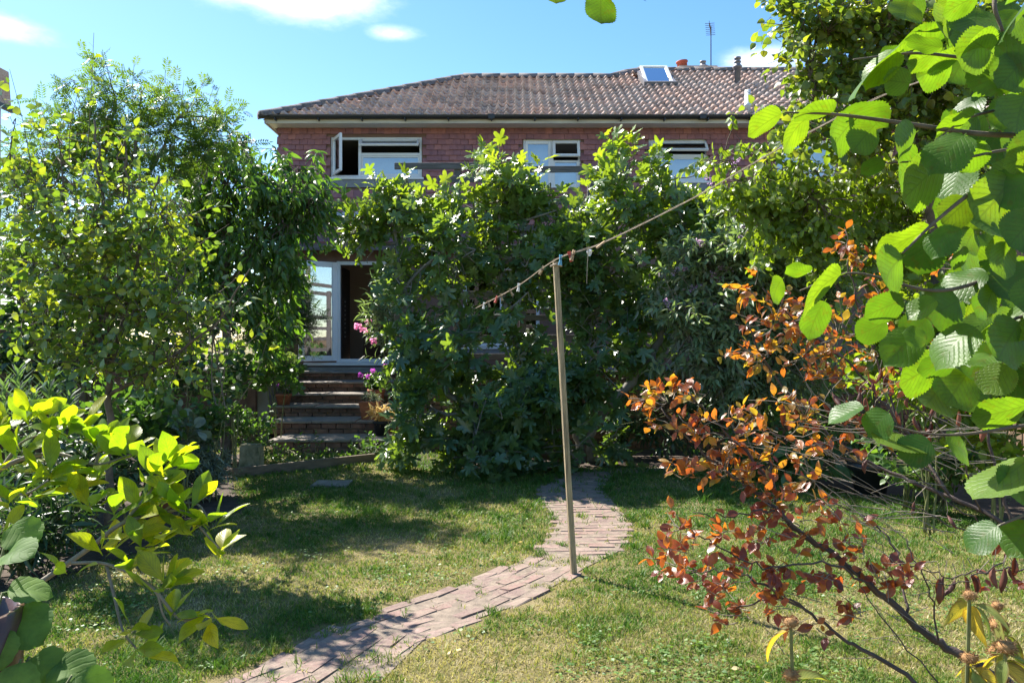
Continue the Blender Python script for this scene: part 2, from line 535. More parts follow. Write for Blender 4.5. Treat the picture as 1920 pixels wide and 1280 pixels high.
def scatter(root, pos, axis, up, size, kind, mat, part='leaf', rest='foliage', n_ind=0, tint=None, nvar=8):
    """leaves at pos with axis / up vectors: the n_ind that show largest become objects of their own, the rest one 'stuff' part"""
    pos = np.asarray(pos, float); M = len(pos)
    if M == 0: return
    y = nrm(axis); z = np.asarray(up, float); z = nrm(z - (z * y).sum(1, keepdims=True) * y); x = np.cross(y, z)
    size = np.broadcast_to(np.asarray(size, float), (M,)).copy()
    vs = variants(kind, nvar)
    if tint is None: tint = rng.random(M)
    tint = np.clip(tint, 0, 1)
    vid = rng.integers(0, nvar, M)
    ind = np.zeros(M, bool)
    if n_ind:
        c = pos + y * size[:, None] * .5 - np.array((0, 0, EYE))
        d = c[:, 1]
        px = 960 + F * c[:, 0] / np.maximum(d, .1); py = 640 - F * c[:, 2] / np.maximum(d, .1)
        vis = (d > .3) & (px > -20) & (px < 1940) & (py > -20) & (py < 1300)
        score = np.where(vis, size / d ** 2.2, -1)
        if n_ind >= M: ind[:] = True
        else:
            idx = np.argsort(-score)[:n_ind]
            ind[idx[score[idx] > 0]] = True
    Rm = np.stack([x, y, z], 2)          # columns are the axes
    # individuals: shared meshes, one per (variant, tint step)
    if ind.any():
        cache = {}
        NT = 6
        for i in np.nonzero(ind)[0]:
            key = (int(vid[i]), int(min(NT - 1, tint[i] * NT)))
            if key not in cache:
                v, t, a = vs[key[0]]
                A = np.hstack([a, np.full((len(a), 1), (key[1] + .5) / NT)])
                cache[key] = mesh_from(part, v, t, mat, A)
            o = bpy.data.objects.new(part, cache[key])
            COL.objects.link(o)
            m = Matrix([[*(Rm[i][r] * size[i]), pos[i][r]] for r in range(3)] + [[0, 0, 0, 1]])
            o.parent = root
            o.matrix_parent_inverse = Matrix.Translation(-root.location)
            o.matrix_basis = m
    k = ~ind
    if k.any():
        Vs = []; Ts = []; As = []; n = 0
        for q in range(nvar):
            s_ = np.nonzero(k & (vid == q))[0]
            if len(s_) == 0: continue
            v, t, a = vs[q]
            W = np.einsum('mij,nj->mni', Rm[s_], v) * size[s_][:, None, None] + pos[s_][:, None]
            Vs.append(W.reshape(-1, 3))
            Ts.append((t[None] + (np.arange(len(s_)) * len(v))[:, None, None] + n).reshape(-1, 3))
            AA = np.zeros((len(s_), len(v), 3)); AA[:, :, :2] = a; AA[:, :, 2] = tint[s_][:, None]
            As.append(AA.reshape(-1, 3)); n += len(s_) * len(v)
        me = mesh_from(rest, np.vstack(Vs), np.vstack(Ts), mat, np.vstack(As))
        return link(rest, me, root, kind='stuff')

def E(px, py, d, rx, ry, n, dep=None):
    """crown lobe: centre pixel at distance d, pixel radii turned to metres there, n shoots"""
    s_ = d / F
    return P(px, py, d), np.array((rx * s_, dep if dep else max(rx, ry) * s_ * .8, ry * s_)), n

def crown(root, limbs, lobes, kind, mat, size, shoot=0.35, nleaf=7, droop=0.3, up_bias=0.4, bark='bark', n_ind=250, spread=.8, limb_r=.03,
          size_var=.3, tint_fn=None, twig_r=.0035, part='leaf', extra=None, leaf_up=(-.25, .1, 1.0), roll=.55, shell=.45, gravity=0.12, hubs=True, nvar=8, zmin=.05, clump=3.5, csig=.36, prune=None):
    trunk = MB(); samples = []
    for pts, r0, r1 in limbs:
        p = catmull(np.array(pts), 8)
        jit = rng.normal(0, .012, p.shape) * min(1, r0 / .03); jit[0] = 0; p = p + jit
        trunk.tube(p, r0, r1, 8)
        samples.append(p)
    trunk.build('trunk', bark, root, smooth=True)
    S0 = np.vstack(samples)
    br = MB(); hubpts = [S0]
    if hubs:
        for c, r, n in lobes:
            q = S0[np.argmin(np.linalg.norm((S0 - c) * np.array((1, 1, .8)), axis=1))]
            mid = (q + c) / 2 + np.array((0, 0, .12)) * np.linalg.norm(c - q) + rng.normal(0, .03, 3)
            end = c + np.array((0, 0, .35)) * r
            p = catmull(np.array([q, mid, end]), 7)
            br.tube(p, limb_r, limb_r * .35, 6); hubpts.append(p[3:])
            for _ in range(max(1, n // 40)):
                dv = nrm(rng.normal(0, 1, 3)) * r * .65
                p2 = catmull(np.array([c, c + dv * .5 + rng.normal(0, .04, 3), c + dv]), 5)
                br.tube(p2, limb_r * .4, limb_r * .15, 5); hubpts.append(p2)
    HS = np.vstack(hubpts)
    tips = []; starts = []; dirs = []
    for c, r, n in lobes:
        k_ = max(1, int(n / clump))
        u = nrm(rng.normal(0, 1, (k_, 3))); rad = rng.random(k_) ** shell
        sub = c + u * rad[:, None] * r
        tips.append(sub[rng.integers(0, k_, n)] + rng.normal(0, 1, (n, 3)) * shoot * csig)
    tip = np.vstack(tips)
    tip = tip[tip[:, 2] > zmin]
    if prune is not None:
        tip = tip[~prune(960 + F * tip[:, 0] / tip[:, 1], 640 - F * (tip[:, 2] - EYE) / tip[:, 1])]
    nS = len(tip)
    d2 = ((tip[:, None] - HS[None]) ** 2).sum(2); near = HS[np.argmin(d2, 1)]
    out = nrm(tip - near + rng.normal(0, .02, tip.shape))
    dr = nrm(out + rng.normal(0, spread * .6, out.shape) + np.array((0, 0, up_bias)))
    L = shoot * rng.uniform(.6, 1.3, nS)
    start = tip - dr * L[:, None] * .5
    if extra is not None:           # explicit long shoots: (start, end, leaves)
        es = np.array([e[0] for e in extra]); ee = np.array([e[1] for e in extra])
    for a, b_ in zip(near, start):
        m_ = (a + b_) / 2 + rng.normal(0, .02, 3)
        br.tube([a, m_, b_], twig_r * 1.7, twig_r * 1.2, 4, cap=False)
    pos = []; axs = []; ups = []; sz = []
    def shoot_leaves(st, dv, Ls, nl):
        ph = random.random() * 6.28
        e1 = nrm(np.cross(dv, (.3, .2, .9))); e2 = np.cross(dv, e1)
        k = np.arange(nl); tt = .12 + .88 * (k + rng.uniform(-.2, .2, nl)) / max(1, nl - 1); tt = np.clip(tt, .05, 1)
        pt = st + dv * (tt * Ls)[:, None]; pt[:, 2] -= gravity * Ls * tt ** 2
        an = ph + k * 2.4
        rad = np.cos(an)[:, None] * e1 + np.sin(an)[:, None] * e2
        ax = dv * (.35 + .5 * tt[:, None]) + rad * .85 + np.array((0, 0, -droop)) + rng.normal(0, .18, (nl, 3))
        return pt, ax
    for s_, dv, Ls in zip(start, dr, L):
        nl = max(2, int(nleaf * random.uniform(.7, 1.3)))
        pt, ax = shoot_leaves(s_, dv, Ls, nl)
        br.tube([s_, s_ + dv * Ls * .5 - np.array((0, 0, gravity * Ls * .25)), s_ + dv * Ls - np.array((0, 0, gravity * Ls))], twig_r, twig_r * .5, 4, cap=False)
        pos.append(pt); axs.append(ax)
    if extra is not None:
        for a, b_, nl in extra:
            a = np.array(a); b_ = np.array(b_)
            dv = nrm(b_ - a); Ls = np.linalg.norm(b_ - a)
            q = HS[np.argmin(((HS - a) ** 2).sum(1))]
            br.tube([q, (q + a) / 2 + rng.normal(0, .03, 3), a, (a + b_) / 2 + rng.normal(0, .02, 3), b_], twig_r * 2.2, twig_r * .6, 5, smooth=3, cap=False)
            pt, ax = shoot_leaves(a, dv, Ls, nl); pos.append(pt); axs.append(ax)
    br.build('branches', bark, root, smooth=True)
    pos = np.vstack(pos); axs = np.vstack(axs); M = len(pos)
    ups = np.array(leaf_up) + rng.normal(0, roll, (M, 3))
    tint = rng.random(M) * .75 + .25 * vnoise(pos[:, 0] * 3 + 50, pos[:, 2] * 3 + 50, 3)
    if tint_fn is not None: tint = tint_fn(pos, tint)
    scatter(root, pos, axs, ups, size * rng.uniform(1 - size_var, 1 + size_var, M), kind, mat, part=part, n_ind=n_ind, tint=tint, nvar=nvar)
    return HS
# ------------------------------------------------------------------ materials of the setting
plain_mat('bark', (0.13, 0.10, 0.075), .85, .5, 14, .5, 70)
plain_mat('bark_pale', (0.24, 0.20, 0.155), .8, .35, 14, .4, 70)
plain_mat('bark_dark', (0.075, 0.052, 0.042), .75, .4, 14, .4, 80)
plain_mat('bark_green', (0.16, 0.17, 0.06), .7, .35, 14, .2, 80)
plain_mat('fig_bark', (0.20, 0.19, 0.165), .85, .3, 10, .35, 60)
plain_mat('joint_sand', (0.23, 0.18, 0.135), .95, .4, 14, .8, 60)
plain_mat('soil', (0.075, 0.052, 0.036), .95, .5, 9, .9, 45)
plain_mat('white_plastic', (0.74, 0.76, 0.78), .35, .06, 3, 0)
plain_mat('white_pipe', (0.68, 0.69, 0.70), .4, .1, 3, 0)
plain_mat('fascia_paint', (0.56, 0.53, 0.46), .55, .25, 5, .1, 40, stretch=(.5, 1, 4))
plain_mat('black_plastic', (0.022, 0.024, 0.028), .42, .3, 4, .05, 30)
plain_mat('lead', (0.20, 0.215, 0.24), .55, .25, 6, .1, 30)
plain_mat('grey_metal', (0.23, 0.22, 0.23), .5, .3, 9, .1, 40, metal=.35)
plain_mat('dark_metal', (0.055, 0.055, 0.06), .45, .3, 9, 0, metal=.5)
plain_mat('red_clay', (0.40, 0.085, 0.05), .7, .25, 8, .2, 50)
plain_mat('terracotta', (0.36, 0.135, 0.07), .8, .3, 8, .3, 50)
plain_mat('brown_glaze', (0.09, 0.045, 0.03), .3, .4, 8, .1, 50)
plain_mat('mortar', (0.30, 0.27, 0.235), .95, .35, 8, .6, 80)
plain_mat('stone', (0.27, 0.25, 0.16), .95, .5, 12, 1.0, 40, col2=(0.11, 0.12, 0.06))
plain_mat('slab', (0.27, 0.235, 0.20), .9, .35, 5, .5, 50)
plain_mat('concrete', (0.27, 0.25, 0.225), .92, .35, 3, .4, 60)
plain_mat('render_wall', (0.20, 0.12, 0.09), .9, .2, 2, .3, 60)
plain_mat('old_wood', (0.155, 0.135, 0.13), .85, .45, 9, .5, 40, stretch=(.35, 3, 6))
plain_mat('edge_wood', (0.16, 0.125, 0.085), .85, .4, 7, .5, 40, stretch=(1, 1, 5))
plain_mat('post_wood', (0.40, 0.31, 0.185), .85, .6, 9, .9, 40, stretch=(9, 9, .5))
plain_mat('fence_wood', (0.20, 0.135, 0.085), .85, .45, 7, .5, 30, stretch=(5, 5, .6))
plain_mat('interior_wall', (0.42, 0.39, 0.34), .9, .08, 2)
plain_mat('interior_dark', (0.05, 0.03, 0.022), .6, .3, 6)
plain_mat('interior_black', (0.01, 0.01, 0.012), .3, .2, 6)
plain_mat('blind', (0.66, 0.70, 0.82), .8, .05, 3)
plain_mat('rope', (0.40, 0.32, 0.24), .9, .4, 40)
plain_mat('peg_wood', (0.42, 0.29, 0.17), .8, .3, 30)
plain_mat('peg_blue', (0.10, 0.33, 0.52), .5, .1, 30)
plain_mat('peg_red', (0.50, 0.07, 0.05), .5, .1, 30)
plain_mat('peg_white', (0.70, 0.70, 0.70), .5, .1, 30)
plain_mat('riser_brick', (0.23, 0.135, 0.10), .9, .5, 8, .5, 60, tint=True)
def path_mat():
    m, t = new_mat('path_brick'); b = NB(t)
    geo = b.n('ShaderNodeNewGeometry'); pos = geo.outputs['Position']
    _, _, tv = attr_sep(b)
    base = b.ramp(tv, [(0, (.21, .15, .13)), (.4, (.25, .18, .155)), (.7, (.27, .175, .15)), (1, (.29, .21, .18))])
    base = b.mix(.7, base, b.ramp(b.noise(22, 6, .65, pos), [(.3, (.6, .6, .6)), (.7, (1.3, 1.28, 1.25))]), 'MULTIPLY')
    dust = b.n('ShaderNodeMapRange', {'Value': b.math('ADD', b.math('MULTIPLY', b.noise(5, 5, .6, pos), .7), b.math('MULTIPLY', b.noise(40, 4, .6, pos), .4)), 'From Min': .48, 'From Max': .68, 'To Max': .8}).outputs[0]
    base = b.mix(dust, base, (.29, .235, .18))
    moss = b.n('ShaderNodeMapRange', {'Value': b.noise(14, 6, .7, pos), 'From Min': .6, 'From Max': .72, 'To Max': .6}).outputs[0]
    base = b.mix(moss, base, (.10, .10, .05))
    b.out(b.n('ShaderNodeBsdfPrincipled', {'Base Color': base, 'Roughness': .95, 'Specular IOR Level': .2, 'Normal': b.bump(b.noise(55, 6, .7, pos), .8, .01)}).outputs[0])
path_mat()
plain_mat('petal_pink', (0.55, 0.22, 0.34), .6, .3, 20)
plain_mat('seedhead', (0.34, 0.18, 0.07), .9, .45, 40)
def roof_tile_mat():
    m, t = new_mat('roof_tile'); b = NB(t)
    geo = b.n('ShaderNodeNewGeometry'); pos = geo.outputs['Position']
    _, _, tv = attr_sep(b)
    n1 = b.noise(7, 6, .65, pos); n2 = b.noise(38, 4, .6, pos); n3 = b.noise(1.3, 3, .5, pos)
    base = b.ramp(n1, [(.3, (.42, .25, .185)), (.5, (.55, .375, .30)), (.7, (.64, .50, .425))])
    base = b.mix(1.0, base, b.ramp(tv, [(0, (.68, .66, .66)), (.5, (1, 1, 1)), (1, (1.3, 1.16, 1.08))]), 'MULTIPLY')
    lich = b.n('ShaderNodeMapRange', {'Value': b.math('ADD', n2, b.math('MULTIPLY', n3, .35)), 'From Min': .66, 'From Max': .82}).outputs[0]
    base = b.mix(b.math('MULTIPLY', lich, .75), base, (.52, .50, .47))
    dk = b.n('ShaderNodeMapRange', {'Value': b.noise(17, 5, .7, pos), 'From Min': .55, 'From Max': .75, 'To Max': .4}).outputs[0]
    base = b.mix(dk, base, (.10, .07, .06))
    b.out(b.n('ShaderNodeBsdfPrincipled', {'Base Color': base, 'Roughness': .9, 'Normal': b.bump(n2, .5, .008)}).outputs[0])
roof_tile_mat()
plain_mat('ridge_clay', (0.17, 0.155, 0.155), .9, .45, 9, .6, 40, col2=(.09, .075, .07))
def wall_tile_mat():
    m, t = new_mat('wall_tile'); b = NB(t)
    geo = b.n('ShaderNodeNewGeometry'); pos = geo.outputs['Position']
    _, _, tv = attr_sep(b)
    n1 = b.noise(10, 5, .6, pos)
    base = b.ramp(tv, [(0, (.25, .12, .138)), (.35, (.28, .13, .145)), (.7, (.31, .14, .148)), (1, (.36, .16, .152))])
    base = b.mix(.6, base, b.ramp(n1, [(.3, (.65, .65, .7)), (.7, (1.25, 1.22, 1.2))]), 'MULTIPLY')
    base = b.mix(b.n('ShaderNodeMapRange', {'Value': b.noise(45, 3, .6, pos), 'From Min': .68, 'From Max': .75, 'To Max': .6}).outputs[0], base, (.42, .36, .36))
    b.out(b.n('ShaderNodeBsdfPrincipled', {'Base Color': base, 'Roughness': .8, 'Normal': b.bump(b.noise(70, 3, .6, pos), .25, .004)}).outputs[0])
wall_tile_mat()
def glass_mat(name, gloss, tint=(0.9, 0.95, 1.0), rough=0.0):
    m, t = new_mat(name); b = NB(t)
    fr = b.n('ShaderNodeFresnel', {'IOR': 1.5})
    f = b.math('ADD', fr.outputs[0], gloss)
    mx = b.n('ShaderNodeMixShader', {0: f, 1: b.n('ShaderNodeBsdfTransparent', {'Color': (.82, .87, .88, 1)}).outputs[0], 2: b.n('ShaderNodeBsdfGlossy', {'Color': (*tint, 1), 'Roughness': rough}).outputs[0]})
    b.out(mx.outputs[0])
glass_mat('glass', .10)
glass_mat('door_glass', .34)
glass_mat('roof_glass', .62)
glass_mat('obscure_glass', .28, (0.9, 0.95, 1.0), .18)
def lawn_mat():
    m, t = new_mat('lawn_soil'); b = NB(t)
    geo = b.n('ShaderNodeNewGeometry'); pos = geo.outputs['Position']
    n1 = b.noise(1.6, 6, .6, pos); n2 = b.noise(60, 4, .7, pos)
    base = b.ramp(b.math('ADD', b.math('MULTIPLY', n1, .6), b.math('MULTIPLY', n2, .4)), [(.3, (.085, .095, .03)), (.5, (.20, .17, .075)), (.7, (.34, .27, .15))])
    b.out(b.n('ShaderNodeBsdfPrincipled', {'Base Color': base, 'Roughness': 1.0, 'Specular IOR Level': .1, 'Normal': b.bump(n2, 1.0, .02)}).outputs[0])
lawn_mat()
def blade_mat():
    m, t = new_mat('grass_blade'); b = NB(t)
    u, v, tint = attr_sep(b)
    base = b.ramp(tint, [(0, (.06, .14, .02)), (.3, (.105, .195, .028)), (.55, (.19, .24, .045)), (.78, (.36, .32, .12)), (1, (.50, .42, .24))])
    pr = b.n('ShaderNodeBsdfPrincipled', {'Base Color': base, 'Roughness': .55, 'Specular IOR Level': .3})
    tr = b.n('ShaderNodeBsdfTranslucent', {'Color': b.n('ShaderNodeVectorMath', {0: base, 1: (1.3, 1.4, .7)}, operation='MULTIPLY').outputs[0]})
    b.out(b.n('ShaderNodeMixShader', {0: .35, 1: pr.outputs[0], 2: tr.outputs[0]}).outputs[0])
blade_mat()

# ------------------------------------------------------------------ ground, beds, path
g = MB(); N = 40
g.quad((-300, -100, 0), (300, -100, 0), (300, 600, 0), (-300, 600, 0))
g.build('lawn', 'lawn_soil', kind='structure', label='sunlit patchy lawn with dry straw coloured areas')
def sheet(name, pts, z, mat):
    bm = bmesh.new(); f = bm.faces.new([bm.verts.new((p[0], p[1], z)) for p in pts])
    bmesh.ops.triangulate(bm, faces=[f]); bmesh.ops.recalc_face_normals(bm, faces=bm.faces)
    if bm.faces[:][0].normal.z < 0: bmesh.ops.reverse_faces(bm, faces=bm.faces)
    me = bpy.data.meshes.new(name); bm.to_mesh(me); bm.free(); me.materials.append(MATS[mat])
    return link(name, me, kind='structure')
sheet('flower_bed', [(-8, 5.2), (-3.2, 5.0), (-2.75, 6.3), (-2.55, 7.6), (-3.0, 8.6), (-3.34, 9.5), (-3.6, 11.3), (-8, 11.3)], .006, 'soil')
sheet('fig_bed', [(-1.75, 10.75), (-.6, 9.75), (.75, 9.55), (.85, 10.0), (1.9, 10.1), (4.2, 9.8), (8, 9.0), (8, 11.75), (-1.75, 11.75)], .006, 'soil')
sheet('side_bed', [(3.15, 9.2), (3.5, 8.5), (4.4, 8.0), (4.3, 6.0), (9, 5.5), (9, 8.9)], .009, 'soil')
# brick path: two stretches laid in different bonds
PATH1 = [(-1.66, 2.9), (-1.00, 3.73), (-.76, 4.37), (-.28, 4.875), (.10, 5.40), (.30, 5.75)]
def path_dir_pos(line, s):
    L = np.array(line); seg = np.linalg.norm(np.diff(L, axis=0), axis=1); cs = np.concatenate([[0], np.cumsum(seg)])
    s = min(max(s, 0), cs[-1] - 1e-4); i = int(np.searchsorted(cs, s, 'right') - 1)
    t = (s - cs[i]) / seg[i]
    return L[i] + (L[i + 1] - L[i]) * t, (L[i + 1] - L[i]) / seg[i], cs[-1]
path = sheet('garden_path', [(-1.95, 3.0), (-1.25, 3.73), (-1.0, 4.40), (-.50, 4.98), (-.13, 5.5), (.10, 5.85), (.32, 6.5), (.40, 7.0), (.33, 7.8), (.30, 8.5), (.42, 9.0), (.72, 9.5), (.9, 10.0), (2.2, 10.5), (2.2, 10.0),
                             (1.22, 9.55), (1.02, 8.9), (.98, 8.3), (1.02, 7.6), (1.0, 6.8), (.80, 6.05), (.50, 5.6), (.36, 5.35), (.05, 4.85), (-.46, 4.33), (-.62, 3.73), (-1.3, 2.9)], .005, 'joint_sand')
brick_meshes = []
for i in range(10):
    m = MB(); m.bbox((-.102, -.046, -.03), (.102, .046, .0), .009)
    V = np.vstack(m.V); T = np.vstack(m.T)
    V = V + rng.normal(0, .0032, V.shape)
    A = np.zeros((len(V), 3)); A[:, 2] = i / 9
    brick_meshes.append(mesh_from('brick', V, T, 'path_brick', A, False))
BR = []
def lay(x, y, ang, sx=1.0):
    o = bpy.data.objects.new('brick', random.choice(brick_meshes)); COL.objects.link(o)
    o.parent = path
    o.location = (x, y, .0075 + random.gauss(0, .002)); o.rotation_euler = (random.gauss(0, .022), random.gauss(0, .018), ang + random.gauss(0, .02))
    o.scale = (sx, 1, 1)
    BR.append((x, y))
s_ = 0.0
_, _, tot = path_dir_pos(PATH1, 0)
for row in range(6):
    off = (row - 2.5) * .099
    s_ = .1 + (row % 2) * .105 + random.uniform(-.03, .03)
    while s_ < tot - .02:
        p, d, _ = path_dir_pos(PATH1, s_)
        nx = np.array((-d[1], d[0])); q = p + nx * off
        edge = row in (0, 5)
        if not (edge and random.random() < .30) and random.random() > .03:
            lay(q[0], q[1], math.atan2(d[1], d[0]))
        s_ += .2115
yy = 5.98; r_i = 0
edges_L = np.array([(5.9, .12), (6.4, .30), (7.0, .40), (7.8, .34), (8.5, .30), (9.0, .42), (9.5, .72), (10, 1.0)])
edges_R = np.array([(5.9, .84), (6.4, .97), (7.0, 1.02), (7.8, 1.02), (8.5, .98), (9.0, 1.03), (9.5, 1.22), (10, 1.5)])
while yy < 9.7:
    xl = np.interp(yy, edges_L[:, 0], edges_L[:, 1]); xr = np.interp(yy, edges_R[:, 0], edges_R[:, 1])
    x = xl + .1 + (r_i % 2) * .1 - .05
    while x < xr - .03:
        if random.random() > .06: lay(x, yy + .05 * (x - xl), .05)
        x += .211
    yy += .107; r_i += 1
BR = np.array(BR)
# stepping stone in the grass
m = MB(); c = G(622, 909)
m.bbox((c[0] - .2, c[1] - .17, .0), (c[0] + .2, c[1] + .17, .028), .012)
m.build('paving_slab', 'slab', label='small grey paving slab set in the grass below the steps', cat='slab')

# ------------------------------------------------------------------ patio, retaining wall, steps
pat = MB(); pat.box((-1.62, 12.0, .0), (12, 15.65, 1.10)); pat.box((-9, 12.95, .0), (-3.95, 15.65, 1.10)); pat.box((-3.95, 15.2, .0), (-1.62, 15.65, 1.10))
pat.build('patio', 'concrete', kind='structure')
rw = thing('retaining_wall', (2, 11.9, 0), 'dark brick retaining wall under the patio behind the fig tree', 'wall')
bm_ = []
for i in range(6):
    m = MB(); m.bbox((-.105, -.04, -.031), (.105, .04, .031), .005)
    V = np.vstack(m.V) + rng.normal(0, .0015, np.vstack(m.V).shape); A = np.zeros((len(V), 3)); A[:, 2] = i / 5
    bm_.append((V, np.vstack(m.T), A, mesh_from('brick', V, np.vstack(m.T), 'riser_brick', A, False)))
m = MB(); m.box((-1.66, 11.915, 0), (8, 12.0, 1.10)); m.build('mortar_core', 'mortar', rw)
indiv = 0; restV = []; restT = []; restA = []; n = 0
for r_i in range(15):
    z = .035 + r_i * .0735
    x = -1.6 + (r_i % 2) * .11
    while x < 7.9:
        near = .9 < x < 4.2
        if near and indiv < 220:
            o = bpy.data.objects.new('brick', random.choice(bm_)[3]); COL.objects.link(o); o.parent = rw
            o.matrix_parent_inverse = Matrix.Translation(-rw.location); o.location = (x, 11.905 + random.gauss(0, .003), z); indiv += 1
        else:
            V, T, A, _ = random.choice(bm_); restV.append(V + np.array((x, 11.905 + random.gauss(0, .003), z))); restT.append(T + n); restA.append(A); n += len(V)
        x += .222
link('brickwork', mesh_from('brickwork', np.vstack(restV), np.vstack(restT), 'riser_brick', np.vstack(restA), False), rw, kind='stuff')
m = MB()
for k in range(12): m.bbox((-1.66 + k * .8, 11.84, 1.103), (-1.66 + k * .8 + .79, 12.14, 1.15), .008)
m.build('coping', 'riser_brick', rw, tint=.4)

st = thing('garden_steps', (-2.6, 11.3, 0), 'brick garden steps with pale slab treads leading up to the open door', 'steps')
yn = [11.3, 12.05, 12.75, 13.4, 14.05, 14.7]
zt = [.205, .395, .565, .72, .89, 1.045]
xl = [-3.46, -3.70, -3.9, -4.0, -4.05, -4.1]; xr = [-1.70, -1.70, -1.70, -1.70, -1.75, -1.8]
slabs = [None] * 3
for k in range(6):
    zb = 0 if k == 0 else zt[k - 1] - .01
    m = MB(); m.box((xl[k] + .03, yn[k] + .075, zb), (xr[k] - .03, (yn[k + 1] if k < 5 else 15.3) + .2, zt[k] - .035)); m.build('step_core', 'mortar', st)
    nsl = 3; w = (xr[k] - xl[k]) / nsl
    for j in range(nsl):
        m = MB(); m.bbox((xl[k] + j * w + .004, yn[k] - .015 + random.gauss(0, .006), zt[k] - .034), (xl[k] + (j + 1) * w - .004, (yn[k + 1] if k < 5 else 15.35) + .10, zt[k] + random.gauss(0, .004)), .009)
        m.build('tread_slab', 'slab', st)
    h = zt[k] - .035 - zb; nc = 2; ch = h / nc
    for c_ in range(nc):
        x = xl[k] + .03 + (.11 if c_ % 2 else .0)
        while x < xr[k] - .05:
            x2 = min(x + .213, xr[k] - .03)
            o = bpy.data.objects.new('brick', random.choice(bm_)[3]); COL.objects.link(o); o.parent = st
            o.matrix_parent_inverse = Matrix.Translation(-st.location)
            o.location = ((x + x2) / 2, yn[k] + .065 + random.gauss(0, .003), zb + ch * (c_ + .5)); o.scale = ((x2 - x) / .213, 1, (ch - .012) / .062)
            x += .224
m = MB(); m.box((-9, 12.85, 0), (-4.14, 12.95, 1.13)); m.build('side_wall', 'riser_brick', label='low brick wall left of the garden steps', cat='wall')
# lawn edging board and weathered stone
m = MB(); a = G(437, 896); b_ = G(702, 866)
d = nrm(b_ - a); nr = np.array((-d[1], d[0], 0)) * .025
q = []
for p in (a, b_):
    for sg in (-1, 1):
        for z in (0, .115): q.append(p + nr * sg + np.array((0, 0, z)))
m.add(q, [[0, 1, 3], [0, 3, 2], [4, 6, 7], [4, 7, 5], [0, 4, 5], [0, 5, 1], [2, 3, 7], [2, 7, 6], [0, 2, 6], [0, 6, 4], [1, 5, 7], [1, 7, 3]])
m.build('edging_board', 'edge_wood', label='weathered timber edging board across the grass below the steps', cat='edging')
c = G(465, 884)
bm = bmesh.new(); bmesh.ops.create_cube(bm, size=1)
bmesh.ops.bevel(bm, geom=bm.edges, offset=.08, segments=2, affect='EDGES')
bmesh.ops.subdivide_edges(bm, edges=bm.edges, cuts=1, use_grid_fill=True)
for v in bm.verts:
    k = 1 - .06 * (v.co.z + .5)
    v.co = Vector((v.co.x * .255 * k, v.co.y * .24 * k, (v.co.z + .5) * .325)) + Vector(rng.normal(0, .006, 3))
    v.co += Vector((c[0], c[1] + .12, 0))
me = bpy.data.meshes.new('stone_block'); bm.to_mesh(me); bm.free(); me.materials.append(MATS['stone'])
link('stone_block', me, label='weathered upright stone block at the left end of the edging board', cat='stone')

# ------------------------------------------------------------------ house
HY = 15.6; FZ = 1.13; ZT = 5.77
house = thing('house', (1, HY, 0), 'red tile hung house with pantile roof, white windows and open garden door', 'house')
def wall_holes(mb, x0, x1, z0, z1, holes, y0, y1):
    xs = sorted({x0, x1, *[h[0] for h in holes], *[h[1] for h in holes]}); zs = sorted({z0, z1, *[h[2] for h in holes], *[h[3] for h in holes]})
    for i in range(len(xs) - 1):
        for j in range(len(zs) - 1):
            cx, cz = (xs[i] + xs[i + 1]) / 2, (zs[j] + zs[j + 1]) / 2
            if any(h[0] < cx < h[1] and h[2] < cz < h[3] for h in holes): continue
            mb.box((xs[i], y0, zs[j]), (xs[i + 1], y1, zs[j + 1]))
def fx(px): return (px - 960) / F * HY
def fz(py): return EYE + (640 - py) / F * HY
W1 = (fx(620), fx(791), fz(333), fz(257)); W2 = (fx(981), fx(1089), fz(352), fz(261)); W3 = (fx(1216), fx(1328), fz(340), fz(261)); W4 = (fx(1452), fx(1570), fz(340), fz(263))
DOOR = (fx(631), fx(735), FZ + .06, fz(490)); GW = (fx(868), fx(1012), fz(650), fz(498))
mb = MB(); wall_holes(mb, -4.58, 11, FZ - .3, ZT, [W1, W2, W3, W4, DOOR, GW], HY, HY + .25)
mb.box((-4.58, HY + .25, 0), (-4.33, 17.2, ZT)); mb.box((-4.58, 18.3, 0), (-4.33, 21.2, ZT)); mb.box((-4.58, 17.2, 0), (-4.33, 18.3, 2.2)); mb.box((-4.58, 17.2, 3.2), (-4.33, 18.3, ZT)); mb.box((10.8, HY + .25, 0), (11, 21.2, ZT)); mb.box((-4.33, 21.0, 0), (10.8, 21.2, ZT))  # unseen opening in the left wall, added so sun brightens the hall
mb.build('wall', 'render_wall', house)
mb = MB(); mb.box((-4.33, HY + .25, FZ - .1), (10.8, 21, FZ)); mb.box((-4.33, HY + .25, 3.42), (10.8, 21, 3.62)); mb.box((-4.33, HY + .25, 5.66), (10.8, 21, 5.74))
for x in (-.6, 2.1, 4.6): mb.box((x, HY + .25, 3.62), (x + .1, 21, 5.66))
mb.box((-2.1, HY + .25, FZ), (-2.0, 19.5, 3.42)); mb.box((-4.33, 19.5, FZ), (-2.0, 19.6, 3.42))
mb.build('interior', 'interior_wall', house)
